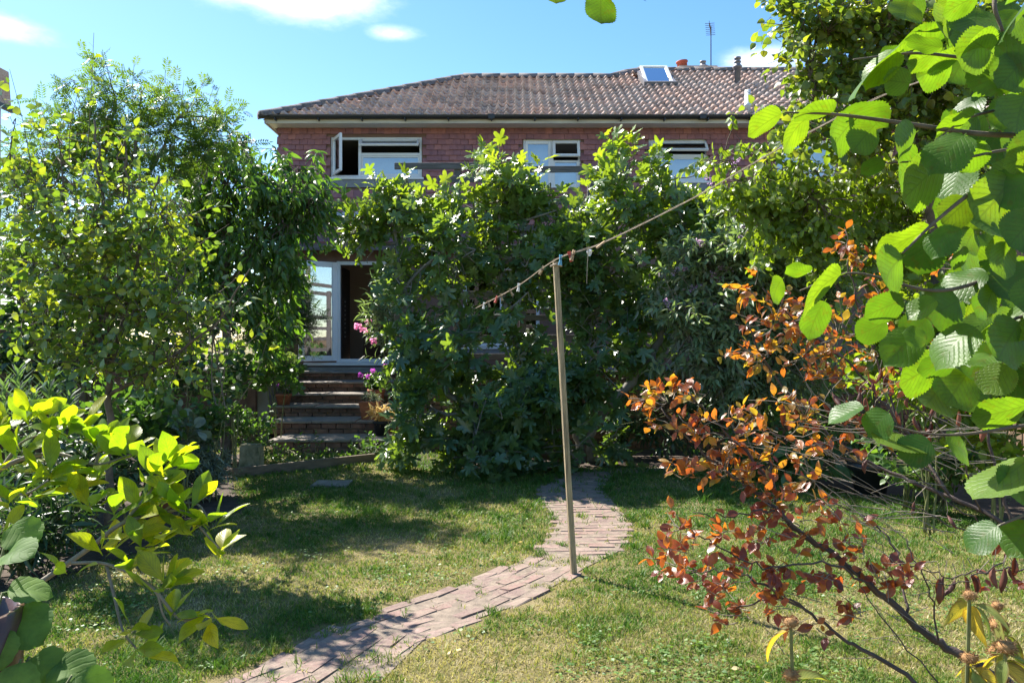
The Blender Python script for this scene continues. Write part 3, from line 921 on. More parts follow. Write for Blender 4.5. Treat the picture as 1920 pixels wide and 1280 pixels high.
# hall furniture seen through the open door
cab = thing('hall_cabinet', (-3.05, 17.9, FZ), 'dark wooden cabinet in the hall beyond the open door', 'cabinet')
m = MB(); m.bbox((-3.3, 17.7, FZ), (-2.72, 18.1, FZ + 1.02), .01); m.build('carcass', 'interior_dark', cab)
m = MB(); m.bbox((-3.33, 17.67, FZ + 1.022), (-2.66, 18.12, FZ + 1.06), .006); m.build('top', 'interior_dark', cab)
m = MB(); m.bbox((-3.27, 17.685, FZ + .08), (-3.02, 17.698, FZ + .95), .004); m.build('cupboard_door', 'interior_dark', cab)
m = MB(); m.bbox((-3.0, 17.685, FZ + .08), (-2.75, 17.698, FZ + .95), .004); m.build('cupboard_door', 'interior_dark', cab)
m = MB(); m.bbox((-3.32, 18.9, FZ + 1.35), (-2.78, 18.96, FZ + 2.0), .01)
o = m.build('picture_frame', 'interior_black', label='black framed panel on the hall wall beyond the open door', cat='picture')
m = MB(); m.bbox((-3.5, 18.75, FZ + 1.2), (-2.4, 19.5, FZ + 1.24), .005); m.build('shelf', 'interior_dark', label='dark shelf under the black panel in the hall', cat='shelf')
idr = thing('inner_door', (-3.38, 16.2, FZ), 'brown inner door folded back just inside the garden door', 'door')
m = MB(); m.bbox((-3.5, 16.3, FZ + .01), (-3.46, 17.0, FZ + 1.98), .004); m.build('leaf_panel', 'interior_dark', idr)
m = MB()
for k in range(9): m.lathe((-3.44, 16.42, FZ + .55 + k * .09), [(0, 0), (.014, .004), (.014, .03), (0, .034)], 6)
m.build('bead_strip', 'interior_wall', idr)

def frame(mb, x0, x1, z0, z1, y0, y1, w=.06):
    mb.bbox((x0, y0, z0), (x0 + w, y1, z1), .006); mb.bbox((x1 - w, y0, z0), (x1, y1, z1), .006)
    mb.bbox((x0 + w, y0 + .001, z0), (x1 - w, y1 - .001, z0 + w), .006); mb.bbox((x0 + w, y0 + .001, z1 - w), (x1 - w, y1 - .001, z1), .006)
def sash(parent, x0, x1, z0, z1, y, w=.05, glass='glass', R=None, c=None, name='sash'):
    def tf(V): return V if R is None else (V - np.array(c)) @ np.array(R).T + np.array(c)
    m = MB(); frame(m, x0, x1, z0, z1, y, y + .05, w); m.V = [tf(v) for v in m.V]
    s = m.build(name, 'white_plastic', parent)
    m = MB(); m.quad((x0 + w, y + .024, z0 + w), (x1 - w, y + .024, z0 + w), (x1 - w, y + .024, z1 - w), (x0 + w, y + .024, z1 - w)); m.V = [tf(v) for v in m.V]
    m.build('pane', glass, s if parent is house else parent)
    return s
def window(W, splits, top=None, sill=True, glass='obscure_glass'):
    x0, x1, z0, z1 = W
    m = MB(); frame(m, x0, x1, z0, z1, HY + .02, HY + .09, .05)
    for x in splits: m.bbox((x - .028, HY + .021, z0 + .05), (x + .028, HY + .089, z1 - .05), .005)
    w = m.build('window', 'white_plastic', house)
    if sill:
        m = MB(); m.bbox((x0 - .04, HY - .07, z0 - .045), (x1 + .04, HY + .03, z0 - .004), .006); m.build('sill', 'white_plastic', w)
        m = MB(); m.bbox((x0 - .06, HY - .045, z0 - .20), (x1 + .06, HY - .02, z0 - .048), .006); m.build('lead_flashing', 'lead', w)
    return w
xs1 = W1[0] + .565
w = window(W1, [xs1])
tz = W1[3] - .335
m = MB(); m.bbox((xs1 + .03, HY + .02, tz - .03), (W1[1] - .05, HY + .09, tz + .03), .005); m.build('transom', 'white_plastic', w)
sash(w, xs1 + .03, W1[1] - .05, W1[2] + .05, tz - .03, HY + .03, .03, 'obscure_glass')
sash(w, W1[0] + .03, xs1 - .01, W1[2] + .04, W1[3] - .03, HY + .0, .06, 'glass', rot('Z', math.radians(-62)), (W1[0] + .03, HY, 0), 'casement')
sash(w, xs1 + .02, W1[1] - .04, tz + .02, W1[3] - .03, HY + .0, .045, 'glass', rot('X', math.radians(-58)), (0, HY, W1[3] - .04), 'fanlight')
m = MB(); m.box((xs1, HY + .30, W1[2]), (W1[1], HY + .31, tz)); m.build('blind', 'blind', w)
xm = (W2[0] + W2[1]) / 2
w = window(W2, [xm], sill=False)
sash(w, W2[0] + .04, xm - .02, W2[2] + .04, W2[3] - .04, HY + .005, .055, 'obscure_glass')
tz = W2[3] - .36
sash(w, xm + .02, W2[1] - .04, W2[2] + .04, tz - .05, HY + .02, .04, 'obscure_glass')
sash(w, xm + .01, W2[1] - .02, tz - .02, W2[3] - .03, HY - .01, .055, 'glass', rot('X', math.radians(-20)), (0, HY, W2[3] - .04), 'fanlight')
m = MB(); m.box((W2[0], HY + .30, W2[2]), (xm, HY + .31, W2[3])); m.box((xm, HY + .30, W2[2]), (W2[1], HY + .31, tz - .05)); m.build('blind', 'blind', w)
w = window(W3, [])
tz = W3[3] - .32
m = MB(); m.bbox((W3[0] + .05, HY + .02, tz - .03), (W3[1] - .05, HY + .09, tz + .03), .005); m.build('transom', 'white_plastic', w)
sash(w, W3[0] + .04, W3[1] - .04, W3[2] + .05, tz - .03, HY + .03, .035, 'obscure_glass')
sash(w, W3[0] + .03, W3[1] - .03, tz + .02, W3[3] - .03, HY + .0, .045, 'glass', rot('X', math.radians(-40)), (0, HY, W3[3] - .04), 'fanlight')
m = MB(); m.box((W3[0], HY + .30, W3[2]), (W3[1], HY + .31, tz)); m.build('blind', 'blind', w)
w = window(W4, [(W4[0] + W4[1]) / 2]); sash(w, W4[0] + .04, W4[1] - .04, W4[2] + .04, W4[3] - .04, HY + .03, .03, 'obscure_glass')
m = MB(); m.box((W4[0], HY + .30, W4[2]), (W4[1], HY + .31, W4[3])); m.build('blind', 'blind', w)
w = window(GW, [(GW[0] + GW[1]) / 2]); sash(w, GW[0] + .04, GW[1] - .04, GW[2] + .04, GW[3] - .04, HY + .03, .03, 'glass')
# garden door
m = MB(); frame(m, DOOR[0], DOOR[1], DOOR[2], DOOR[3], HY - .01, HY + .08, .07)
dr = m.build('garden_door', 'white_plastic', house)
m = MB(); m.bbox((DOOR[0] - .62, HY - .12, FZ + .0), (DOOR[1] + .1, HY + .02, FZ + .055), .006); m.build('threshold', 'white_plastic', dr)
Rd = rot('Z', math.radians(-143)); cd = (DOOR[0] + .02, HY - .012, 0)
dl = MB(); x0, x1, z0, z1 = DOOR[0] + .02, DOOR[0] + .80, DOOR[2] + .03, DOOR[3] - .02
frame(dl, x0, x1, z0, z1, HY - .06, HY - .01, .105); dl.V = [(v - np.array(cd)) @ Rd.T + np.array(cd) for v in dl.V]
leafp = dl.build('door_leaf', 'white_plastic', dr)
m = MB(); m.box((x0 + .105, HY - .040, z0 + .105), (x1 - .105, HY - .030, z1 - .105)); m.V = [(v - np.array(cd)) @ Rd.T + np.array(cd) for v in m.V]; m.build('pane', 'door_glass', dr)
m = MB(); m.bbox((x1 - .07, HY - .10, z0 + .98), (x1 - .04, HY - .06, z0 + 1.12), .005); m.V = [(v - np.array(cd)) @ Rd.T + np.array(cd) for v in m.V]; m.build('handle', 'grey_metal', dr)
# tiled canopy band above the door and window
m = MB(); a0, a1 = fx(545), fx(1040)
m.box((a0, HY - .42, 3.34), (a1, HY - .40, 3.50))
m.build('canopy_board', 'old_wood', house)
m = MB()
m.add([(a0, HY - .45, 3.50), (a1, HY - .45, 3.50), (a1, HY, 3.72), (a0, HY, 3.72), (a0, HY - .40, 3.44), (a1, HY - .40, 3.44), (a1, HY, 3.44), (a0, HY, 3.44)],
      [[0, 1, 2], [0, 2, 3], [4, 6, 5], [4, 7, 6], [0, 4, 5], [0, 5, 1], [0, 3, 7], [0, 7, 4], [1, 5, 6], [1, 6, 2]])
m.build('canopy', 'wall_tile', house, tint=.15)
# corrugated plastic sheet lying above the canopy
m = MB(); xs = np.linspace(fx(622), fx(705), 40)
zz = .018 * np.sin(np.arange(40) * 1.2)
for k in range(39):
    for (ya, za), (yb, zb) in (((HY - .55, 3.97), (HY - .05, 4.12)),):
        m.quad((xs[k], ya, za + zz[k]), (xs[k + 1], ya, za + zz[k + 1]), (xs[k + 1], yb, zb + zz[k + 1]), (xs[k], yb, zb + zz[k]))
        m.quad((xs[k], ya, za - .006 + zz[k]), (xs[k], yb, zb - .006 + zz[k]), (xs[k + 1], yb, zb - .006 + zz[k + 1]), (xs[k + 1], ya, za - .006 + zz[k + 1]))
m.build('corrugated_sheet', 'white_plastic', house)

# hung wall tiles
TW, TH = .150, .104
tl = []
for r_i in range(21):
    z = ZT - (r_i + 1) * TH + .02
    x = -4.60 + (TW / 2 if r_i % 2 else 0)
    while x < 7.5:
        c = (x + TW / 2, z + TH / 2)
        bad = any(W[0] - .02 < c[0] < W[1] + .02 and W[2] - (.22 if W is not W2 else .02) < c[1] < W[3] + .05 for W in (W1, W2, W3, W4)) or z < 3.62
        if not bad: tl.append((x, z, r_i))
        x += TW
wt = []
for i in range(8):
    m = MB(); m.bbox((.002, -.012, -.035), (TW - .002, .0, TH + .02), .003)
    V = np.vstack(m.V); V[:, 1] -= (TH + .02 - V[:, 2]) * .22
    V += rng.normal(0, .0009, V.shape)
    A = np.zeros((len(V), 3)); A[:, 2] = i / 7
    wt.append((V, np.vstack(m.T), A, mesh_from('wall_tile', V, np.vstack(m.T), 'wall_tile', A, False)))
def vis_wall(t):
    px = 960 + (t[0] / HY) * F; py = 640 - (t[1] - EYE) / HY * F
    s = 0
    if 515 < px < 640 and py < 330: s = 3
    if 780 < px < 990 and py < 305: s = 3
    if 1080 < px < 1220 and py < 300: s = 3
    if 1320 < px < 1400 and py < 320: s = 2.5
    if py < 262: s = 2
    if 600 < px < 860 and 330 < py < 380: s = max(s, 1.5)
    return s + random.random() * .3
order = sorted(range(len(tl)), key=lambda i: -vis_wall(tl[i]))
rest = [[], [], []]; n = 0
for k, i in enumerate(order):
    x, z, r_i = tl[i]
    V, T, A, me = random.choice(wt)
    jx, jr = random.gauss(0, .002), random.gauss(0, .012)
    if k < 300:
        o = bpy.data.objects.new('wall_tile', me); COL.objects.link(o); o.parent = house
        o.matrix_parent_inverse = Matrix.Translation(-house.location); o.location = (x + jx, HY - .004, z + random.gauss(0, .003)); o.rotation_euler = (0, jr, 0)
    else:
        rest[0].append(V + np.array((x + jx, HY - .004, z))); rest[1].append(T + n); rest[2].append(A); n += len(V)
link('tile_hanging', mesh_from('tile_hanging', np.vstack(rest[0]), np.vstack(rest[1]), 'wall_tile', np.vstack(rest[2]), False), house, kind='stuff')

# roof
PIT = math.radians(30); EYv, EZv = 15.12, 5.86
Sd = np.array((0, math.cos(PIT), math.sin(PIT))); Nd = np.array((0, -math.sin(PIT), math.cos(PIT)))
def RP(x, s, h=0.0): return np.array((x, EYv, EZv)) + Sd * s + Nd * h
S1, S2 = 3.46, 4.16
X0, XH, XA, XB, XE = -4.74, -1.10, 2.25, 2.95, 11.4
ridge = [(XH, S1), (XA, S1), (XB, S2), (XE, S2)]
m = MB()
deck = [RP(X0, 0, -.05), RP(XE, 0, -.05), RP(XE, S2, -.05), RP(XB, S2, -.05), RP(XA, S1, -.05), RP(XH, S1, -.05)]
m.poly([RP(X0, 0, -.05), RP(XA, 0, -.05), RP(XA, S1, -.05), RP(XH, S1, -.05)]); m.poly([RP(XA, 0, -.05), RP(XE, 0, -.05), RP(XE, S2, -.05), RP(XB, S2, -.05), RP(XA, S1, -.05)])
m.poly([RP(X0, 0, -.05), RP(XH, S1, -.05), (X0, 21.6, EZv)])
m.poly([RP(XH, S1, -.05), RP(XA, S1, -.05), RP(XB, S2, -.05), RP(XE, S2, -.05), (XE, 22.5, EZv), (X0, 21.6, EZv)])
roof = m.build('roof', 'roof_tile', house, tint=.2)
RW, GA, RL = .340, .268, .330
def tile_mesh(tv):
    nx = 17; xs = np.linspace(0, RW * 1.06, nx)
    t = xs / RW * 2
    prof = .030 * np.cos(2 * PI * (t - .28)) + .010 * np.cos(4 * PI * (t - .28))
    V = []
    for y, h, th in ((0, .016, .0), (0, .070, 1), (RL, .006, 1)):
        for i in range(nx): V.append((xs[i], y + (0 if th else .004), h + prof[i]))
    T = []
    for r_ in range(2):
        for i in range(nx - 1):
            a = r_ * nx + i; T += [[a, a + 1, a + nx + 1], [a, a + nx + 1, a + nx]]
    V = np.array(V); V = V + rng.normal(0, .0012, V.shape)
    A = np.zeros((len(V), 3)); A[:, 2] = tv
    return V, np.array(T), A
rt = []
for i in range(9):
    V, T, A = tile_mesh(i / 8); me = mesh_from('roof_tile', V, T, 'roof_tile', A, True)
    rt.append((V, T, A, me))
Rr = np.stack([np.array((1, 0, 0)), Sd, Nd], 1)
def hipx(s): return X0 + (XH - X0) * s / S1
def smax(x): return np.interp(x, [XA, XB], [S1, S2])
VELUX = (fx(1203) * 1.13, fx(1258) * 1.13)
items = []; border = []
for r_i in range(18):
    s0 = r_i * GA - .02
    for c_ in range(int((XE - X0) / RW)):
        x = X0 + c_ * RW
        if x > 8.2: continue
        if x + RW < hipx(s0) - .02 or s0 > smax(x + RW / 2): continue
        if 2.86 < x + RW / 2 < 3.58 and 2.55 < s0 + GA / 2 < 3.75: continue
        full = x > hipx(min(s0 + RL, S1)) and s0 + RL < min(smax(x), smax(x + RW))
        (items if full else border).append((x, s0))
items.sort(key=lambda t: -(1.0 if t[0] < 5.3 else 0) + t[1] * .02 + random.random() * .5)
rest = [[], [], []]; n = 0
for k, (x, s0) in enumerate(items):
    V, T, A, me = random.choice(rt)
    p = RP(x + random.gauss(0, .003), s0 + random.gauss(0, .004), random.gauss(0, .002))
    if k < 300:
        o = bpy.data.objects.new('roof_tile', me); COL.objects.link(o); o.parent = roof
        mm = Matrix([[*Rr[r], p[r]] for r in range(3)] + [[0, 0, 0, 1]])
        o.matrix_parent_inverse = Matrix.Identity(4)
        o.matrix_basis = mm
    else:
        rest[0].append(V @ Rr.T + p); rest[1].append(T + n); rest[2].append(A); n += len(V)
bmt = bmesh.new(); lay_a = bmt.verts.layers.float_vector.new('leaf')
for (x, s0) in border:
    V, T, A, me = random.choice(rt); W_ = V @ Rr.T + RP(x, s0)
    vs = [bmt.verts.new(p) for p in W_]
    for v_, a_ in zip(vs, A): v_[lay_a] = Vector(a_)
    for t_ in T: bmt.faces.new([vs[i] for i in t_])
def bis(p, q, sel):
    """cut away what lies above the line p-q of the roof plane"""
    p, q = np.array(p), np.array(q); no = np.cross(q - p, Nd)
    geom = [f for f in bmt.faces if sel(f.calc_center_median())]
    ed = {e for f in geom for e in f.edges}; ve = {v for f in geom for v in f.verts}
    bmesh.ops.bisect_plane(bmt, geom=list(geom) + list(ed) + list(ve), plane_co=Vector(p), plane_no=Vector(-no), clear_outer=True)
bis(RP(X0, 0), RP(XH, S1), lambda c: c.x < XH + .3)
bis(RP(XH, S1), RP(XA, S1), lambda c: XH - .2 < c.x < XA)
bis(RP(XA, S1), RP(XB, S2), lambda c: XA <= c.x < XB)
bis(RP(XB, S2), RP(XE, S2), lambda c: c.x >= XB)
me = bpy.data.meshes.new('edge_tiles'); bmt.to_mesh(me); bmt.free(); me.materials.append(MATS['roof_tile'])
link('cut_tiles', me, roof, kind='stuff').matrix_parent_inverse = Matrix.Identity(4)
if rest[0]:
    o = link('roof_tiling', mesh_from('roof_tiling', np.vstack(rest[0]), np.vstack(rest[1]), 'roof_tile', np.vstack(rest[2])), roof, kind='stuff'); o.matrix_parent_inverse = Matrix.Identity(4)
# ridge and hip tiles: half round, bedded in mortar
def half_round(p, q, r=.15):
    p = np.array(p); q = np.array(q); ax = nrm(q - p); side = nrm(np.cross(ax, (0, 0, 1))); upv = np.cross(side, ax)
    V = []; k = 9
    for t, rr in ((0, r * 1.06), (1, r)):
        for i in range(k):
            a = PI * i / (k - 1); V.append(p + (q - p) * t + side * rr * math.cos(a) * 1.1 + upv * (rr * S(a) * .85 - .03))
    T = []
    for i in range(k - 1): T += [[i, i + 1, i + 1 + k], [i, i + 1 + k, i + k]]
    for b0 in (0, k):
        V.append(np.mean(V[b0:b0 + k], 0)); c_ = len(V) - 1
        T += [[b0 + i, b0 + i + 1, c_] if b0 else [b0 + i + 1, b0 + i, c_] for i in range(k - 1)]
    return np.array(V), np.array(T)
chain = [RP(X0 - .02, -.02, .02), RP(XH, S1 - .02, .0), RP(XA, S1 - .02, .0), RP((XA + XB) / 2, (S1 + S2) / 2 + .04, .0), RP(XB, S2 - .02, .0), RP(8.2, S2 - .02, .0)]
for a, b_ in zip(chain[:-1], chain[1:]):
    L = np.linalg.norm(b_ - a); k = max(1, round(L / .42))
    for i in range(k):
        m = MB(); V, T = half_round(a + (b_ - a) * i / k - np.array((0, 0, 0.0)), a + (b_ - a) * (i + 1.08) / k + rng.normal(0, .003, 3)); m.add(V, T)
        o = m.build('ridge_tile', 'ridge_clay', roof, smooth=True); o.matrix_parent_inverse = Matrix.Identity(4)
# eaves: soffit, fascia, gutter with brackets
m = MB(); m.box((-4.66, 15.2, 5.772), (11.2, HY + .02, 5.795)); m.box((-4.69, 15.2, 5.772), (-4.662, 21, 5.795)); m.build('soffit', 'white_pipe', house)
m = MB(); m.box((-4.69, 15.17, 5.752), (11.2, 15.195, 5.86)); m.box((-4.72, 15.17, 5.752), (-4.695, 21.3, 5.86)); m.build('fascia', 'fascia_paint', house)
m = MB(); prof = []
for i in range(9):
    a = PI + PI * i / 8; prof.append((15.105 + .06 * math.cos(a), 5.885 + .065 * S(a)))
for xa, xb in ((-4.80, -.4), (-.38, 3.6), (3.62, 8.2)):
    V = []; T = []
    for x in (xa, xb):
        for (y, z) in prof: V.append((x, y, z))
        for (y, z) in prof[::-1]: V.append((x, 15.105 + (y - 15.105) * .9, 5.885 + (z - 5.885) * .9))
    k = 18
    for i in range(k): T += [[i, (i + 1) % k, k + (i + 1) % k], [i, k + (i + 1) % k, k + i]]
    m.add(V, T)
    for xe in (xa, xb): m.add([(xe, y, z) for y, z in prof] + [(xe, 15.105, 5.885)], [[i, i + 1, 9] for i in range(8)])
    m.box((xb - .05, 15.035, 5.812), (xb + .07, 15.175, 5.895))
gut = m.build('gutter', 'black_plastic', house)
for k in range(16):
    m = MB(); x = -4.5 + k * .82; m.bbox((x, 15.04, 5.785), (x + .025, 15.168, 5.825), .004); m.build('bracket', 'black_plastic', house)
# roof window, propped open
x0, x1 = 2.88, 3.58
vel = MB()
def onroof(mb, xa, xb, sa, sb, h0, h1):
    V = [RP(x, s, h) for x in (xa, xb) for s in (sa, sb) for h in (h0, h1)]
    mb.add(V, [[0, 1, 3], [0, 3, 2], [4, 6, 7], [4, 7, 5], [0, 4, 5], [0, 5, 1], [2, 3, 7], [2, 7, 6], [0, 2, 6], [0, 6, 4], [1, 5, 7], [1, 7, 3]])
onroof(vel, x0, x0 + .06, 2.6, 3.72, -.03, .10); onroof(vel, x1 - .06, x1, 2.6, 3.72, -.03, .10); onroof(vel, x0 + .06, x1 - .06, 2.6, 2.66, -.03, .10); onroof(vel, x0 + .06, x1 - .06, 3.66, 3.72, -.03, .10)
rwn = vel.build('roof_window', 'grey_metal', house)
m = MB(); onroof(m, x0 + .04, x0 + .10, 2.64, 3.70, .104, .15); onroof(m, x1 - .10, x1 - .04, 2.64, 3.70, .104, .15); onroof(m, x0 + .10, x1 - .10, 2.64, 2.70, .104, .15); onroof(m, x0 + .10, x1 - .10, 3.64, 3.70, .104, .15)
cc = RP(0, 3.2, .12); Rv = rot('X', math.radians(9)); m.V = [(v - cc) @ Rv.T + cc for v in m.V]; m.build('sash', 'white_pipe', rwn)
m = MB(); onroof(m, x0 + .10, x1 - .10, 2.70, 3.64, .12, .13); m.V = [(v - cc) @ Rv.T + cc for v in m.V]; m.build('pane', 'roof_glass', rwn)
m = MB()
for k in range(3): onroof(m, x0 + .07, x1 - .07, 2.8 + k * .28, 2.84 + k * .28, -.02, .0)
onroof(m, x0 + .06, x1 - .06, 2.66, 3.66, -.06, -.04); m.build('blind', 'blind', rwn)
# flue, vent pipe
def roof_pt(px, py):
    """point of the roof plane seen at a photo pixel"""
    d = np.array(((px - 960) / F, 1, (640 - py) / F)); o = np.array((0, 0, EYE)); t = ((RP(0, 0) - o) @ Nd) / (d @ Nd)
    return o + d * t
p = roof_pt(1383, 158)
m = MB(); m.lathe(p + np.array((0, 0, -.1)), [(.0, 0), (.065, 0), (.065, .45), (.095, .46), (.095, .50), (.06, .53), (.06, .57), (.075, .575), (.075, .60), (.05, .605), (.05, .64), (.072, .645), (.072, .69), (.04, .70), (0, .70)], 16)
m.build('boiler_flue', 'grey_metal', house, smooth=True)
p = roof_pt(1402, 212)
m = MB(); m.lathe(p + np.array((0, 0, -.1)), [(0, 0), (.058, 0), (.058, .22), (.068, .225), (.068, .27), (.055, .275), (.055, .54), (0, .545)], 16)
m.build('vent_pipe', 'white_pipe', house, smooth=True)
# chimney behind the ridge with pots, and the aerial
chn = thing('chimney', P(1305, 133, 21), 'brick chimney with a red pot and a capped pot behind the ridge', 'chimney')
c = P(1305, 140, 21)
m = MB(); m.bbox((c[0] - .5, 20.6, 6.0), (c[0] + .42, 21.4, c[2] + .02), .01); m.build('stack', 'riser_brick', chn, tint=.5)
m = MB(); m.bbox((c[0] - .54, 20.56, c[2] + .02), (c[0] + .46, 21.44, c[2] + .09), .01); m.build('crown_slab', 'concrete', chn)
a = P(1281, 138, 20.9)
m = MB(); m.lathe(a, [(.10, 0), (.12, .02), (.125, .12), (.135, .125), (.13, .27), (.155, .28), (.155, .32), (.12, .325), (.11, .05)], 18, axis=(-.12, 0, 1)); m.build('chimney_pot', 'red_clay', chn, smooth=True, label='tilted red clay pot')
a = P(1318, 131, 20.9)
m = MB(); m.lathe(a, [(.22, 0), (.20, .05), (.12, .10), (.075, .11), (.07, .19), (.085, .195), (.085, .22), (0, .23)], 16); m.build('capped_pot', 'grey_metal', chn, smooth=True)
b0 = P(1333, 140, 21.5)
ant = thing('aerial', b0, 'thin television aerial mast on the ridge', 'aerial')
m = MB(); m.tube([b0 - np.array((0, 0, .5)), P(1333, 50, 21.5)], .018, .014, 8); m.build('mast', 'dark_metal', ant)
m = MB(); t_ = P(1333, 54, 21.5); m.tube([t_ + np.array((-.12, -.35, 0)), t_ + np.array((.12, .5, .02))], .012, .012, 6)
for k in range(7):
    q = t_ + np.array((-.12, -.35, 0)) + np.array((.24, .85, .02)) * k / 6; m.tube([q - np.array((.12, -.02, 0)), q + np.array((.12, -.02, 0))], .007, .007, 5)
m.tube([t_ + np.array((-.12, -.3, -.09)), t_ + np.array((-.12, -.3, .09))], .008, .008, 5)
m.build('antenna_head', 'dark_metal', ant)

# neighbouring house at the far left
nb = thing('neighbour_house', (-23, 27, 0), 'dark roofed neighbouring house cut off by the left edge', 'house')
e = P(15, 190, 30); xw = P(8, 200, 30)[0]; zr = P(14, 132, 30)[2]
m = MB(); m.box((-28, 24, 0), (xw, 29.8, e[2] - .3)); m.build('wall', 'interior_wall', nb)
m = MB(); V = [(e[0], 23.6, e[2] - .2), (e[0], 30.2, e[2] - .2), (e[0] - .1, 23.6, zr), (e[0] - .1, 30.2, zr), (-22, 23.6, zr + 1.6), (-22, 30.2, zr + 1.6), (-28, 23.6, e[2]), (-28, 30.2, e[2])]
m.add(V, [[0, 1, 3], [0, 3, 2], [2, 3, 5], [2, 5, 4], [4, 5, 7], [4, 7, 6], [0, 2, 4], [0, 4, 6], [1, 5, 3], [1, 7, 5]]); m.build('roof', 'roof_tile', nb, tint=.0)
m = MB(); m.bbox((e[0] - .02, 23.6, e[2] - .4), (e[0] + .12, 30.2, e[2] - .21), .01); m.build('gutter', 'black_plastic', nb)

# boundary fences
def fence(x, y0, y1, h, label):
    f = thing('garden_fence', (x, (y0 + y1) / 2, 0), label, 'fence')
    bds = []
    for k in range(3):
        m = MB(); m.bbox((-.008, -.06, 0), (.008, .06, h), .003); bds.append(mesh_from('board', np.vstack(m.V) + rng.normal(0, .001, np.vstack(m.V).shape), np.vstack(m.T), 'fence_wood', None, False))
    y = y0
    while y < y1:
        o = bpy.data.objects.new('board', random.choice(bds)); COL.objects.link(o); o.parent = f; o.matrix_parent_inverse = Matrix.Translation(-f.location)
        o.location = (x + random.gauss(0, .004), y, random.gauss(0, .012)); y += .128
    y = y0
    while y <= y1:
        m = MB(); m.bbox((x + .02, y - .05, 0), (x + .12, y + .05, h + .08), .008); m.build('post', 'fence_wood', f); y += 1.9
    for z in (.35, h - .3):
        m = MB(); m.bbox((x + .012, y0, z), (x + .05, y1, z + .08), .004); m.build('rail', 'fence_wood', f)
fence(-6.4, 4.5, 12.8, 1.75, 'brown board fence behind the shrubs on the left')
fence(6.8, 4.0, 12.0, 1.75, 'brown board fence behind the trees on the right')

# timber trellis screen on the patio edge
tr = thing('trellis_screen', (.6, 12.2, 1.15), 'tall weathered timber screen with horizontal rails behind the fig tree', 'trellis')
TD = 12.2
def tx(px): return (px - 960) / F * TD
def tz(py): return EYE + (640 - py) / F * TD
posts = [(760, 420), (857, 308), (980, 380), (1108, 315), (1243, 470), (1345, 470), (1440, 520)]
for px, py in posts:
    m = MB(); m.bbox((tx(px) - .05, TD, 1.15), (tx(px) + .05, TD + .1, tz(py)), .006); m.build('post', 'old_wood', tr)
rails = [(740, 892, 312), (820, 1005, 336), (840, 1115, 378), (820, 1120, 404), (900, 1120, 428), (890, 1115, 446), (890, 1120, 466), (1090, 1360, 452), (1100, 1400, 480), (740, 1120, 512), (740, 1120, 552), (740, 1450, 596), (740, 1450, 632), (1090, 1450, 560), (740, 1450, 668), (980, 1125, 318)]
for a, b_, y in rails:
    m = MB(); h = random.choice((.085, .095, .10)); m.bbox((tx(a), TD - .03 + random.gauss(0, .004), tz(y) - h / 2), (tx(b_), TD - .004, tz(y) + h / 2), .004, rot('Y', random.gauss(0, .006))); m.build('rail', 'old_wood', tr)

# ------------------------------------------------------------------ clothes post, line and pegs
pb = G(1076, 1076); pt = P(1042, 491, 5.52)
post = thing('clothes_post', pb, 'tall square wooden clothes post standing beside the brick path', 'post')
dv = nrm(pt - pb); ax1 = nrm(np.cross(dv, (-.25, 1, 0))); ax2 = np.cross(dv, ax1); m = MB(); V = []
for t, w in ((-.05, .0195), (.33, .019), (.66, .019), (1, .0185)):
    for a, b_ in ((-1, -.75), (-.75, -1), (.75, -1), (1, -.75), (1, .75), (.75, 1), (-.75, 1), (-1, .75)): V.append(pb + (pt - pb) * t + ax1 * a * w + ax2 * b_ * w + rng.normal(0, .0008, 3))
T = []
for r_ in range(3):
    for i in range(8): a, b_ = r_ * 8 + i, r_ * 8 + (i + 1) % 8; T += [[a, b_, b_ + 8], [a, b_ + 8, a + 8]]
V.append(pt); T += [[24 + i, 24 + (i + 1) % 8, 32] for i in range(8)]
m.add(V, T); m.build('shaft', 'post_wood', post)
m = MB(); m.tube([pt + ax1 * .04 + dv * -.03, pt + np.array((.0, -.04, -.02)), pt - ax1 * .04 + dv * -.03], .007, .007, 6, smooth=3); m.build('hook_loop', 'rope', post)
LINE = catmull(np.array([P(888, 580, 9.2), P(965, 540, 7.0), pt + np.array((0, -.045, .01)), P(1130, 456, 5.3), P(1300, 372, 5.0), P(1460, 280, 4.7), P(1640, 187, 4.45), P(1765, 140, 4.3)]), 10)
m = MB(); m.tube(LINE, .0032, .0032, 6)
m.tube(LINE + np.array((0, .006, .007)) + .004 * np.sin(np.arange(len(LINE)) * 1.7)[:, None], .0016, .0016, 5)
m.build('clothes_line', 'rope', label='sagging rope clothes line running from the fig over the post to the tree', cat='rope')
def peg(px, mat, ang, label):
    pp = 960 + F * LINE[:, 0] / LINE[:, 1]; i = int(np.argmin(np.abs(pp - px))); c = LINE[i]
    t = thing('clothes_peg', c, label, 'peg', 'pegs clipped along the clothes line')
    for sg in (-1, 1):
        m = MB(); h = .075
        V = [(sg * .003 + a * .0045 + sg * (.006 if z < -.03 else (.004 if z > .01 else 0)), b_ * .006, z) for z in (-.055, -.02, .012, .02) for a, b_ in ((-1, -1), (1, -1), (1, 1), (-1, 1))]
        T = []
        for r_ in range(3):
            for k in range(4): a, b_ = r_ * 4 + k, r_ * 4 + (k + 1) % 4; T += [[a, b_, b_ + 4], [a, b_ + 4, a + 4]]
        T += [[0, 2, 1], [0, 3, 2], [12, 13, 14], [12, 14, 15]]
        R = rot('Y', ang) @ rot('Z', ang * 2)
        m.add(np.array(V) * .95 @ R.T + c, T); m.build('prong', mat, t)
    m = MB(); m.tube([c + np.array((-.008, -.008, -.012)), c + np.array((.008, -.008, -.012))], .003, .003, 6); m.build('spring', 'dark_metal', t)
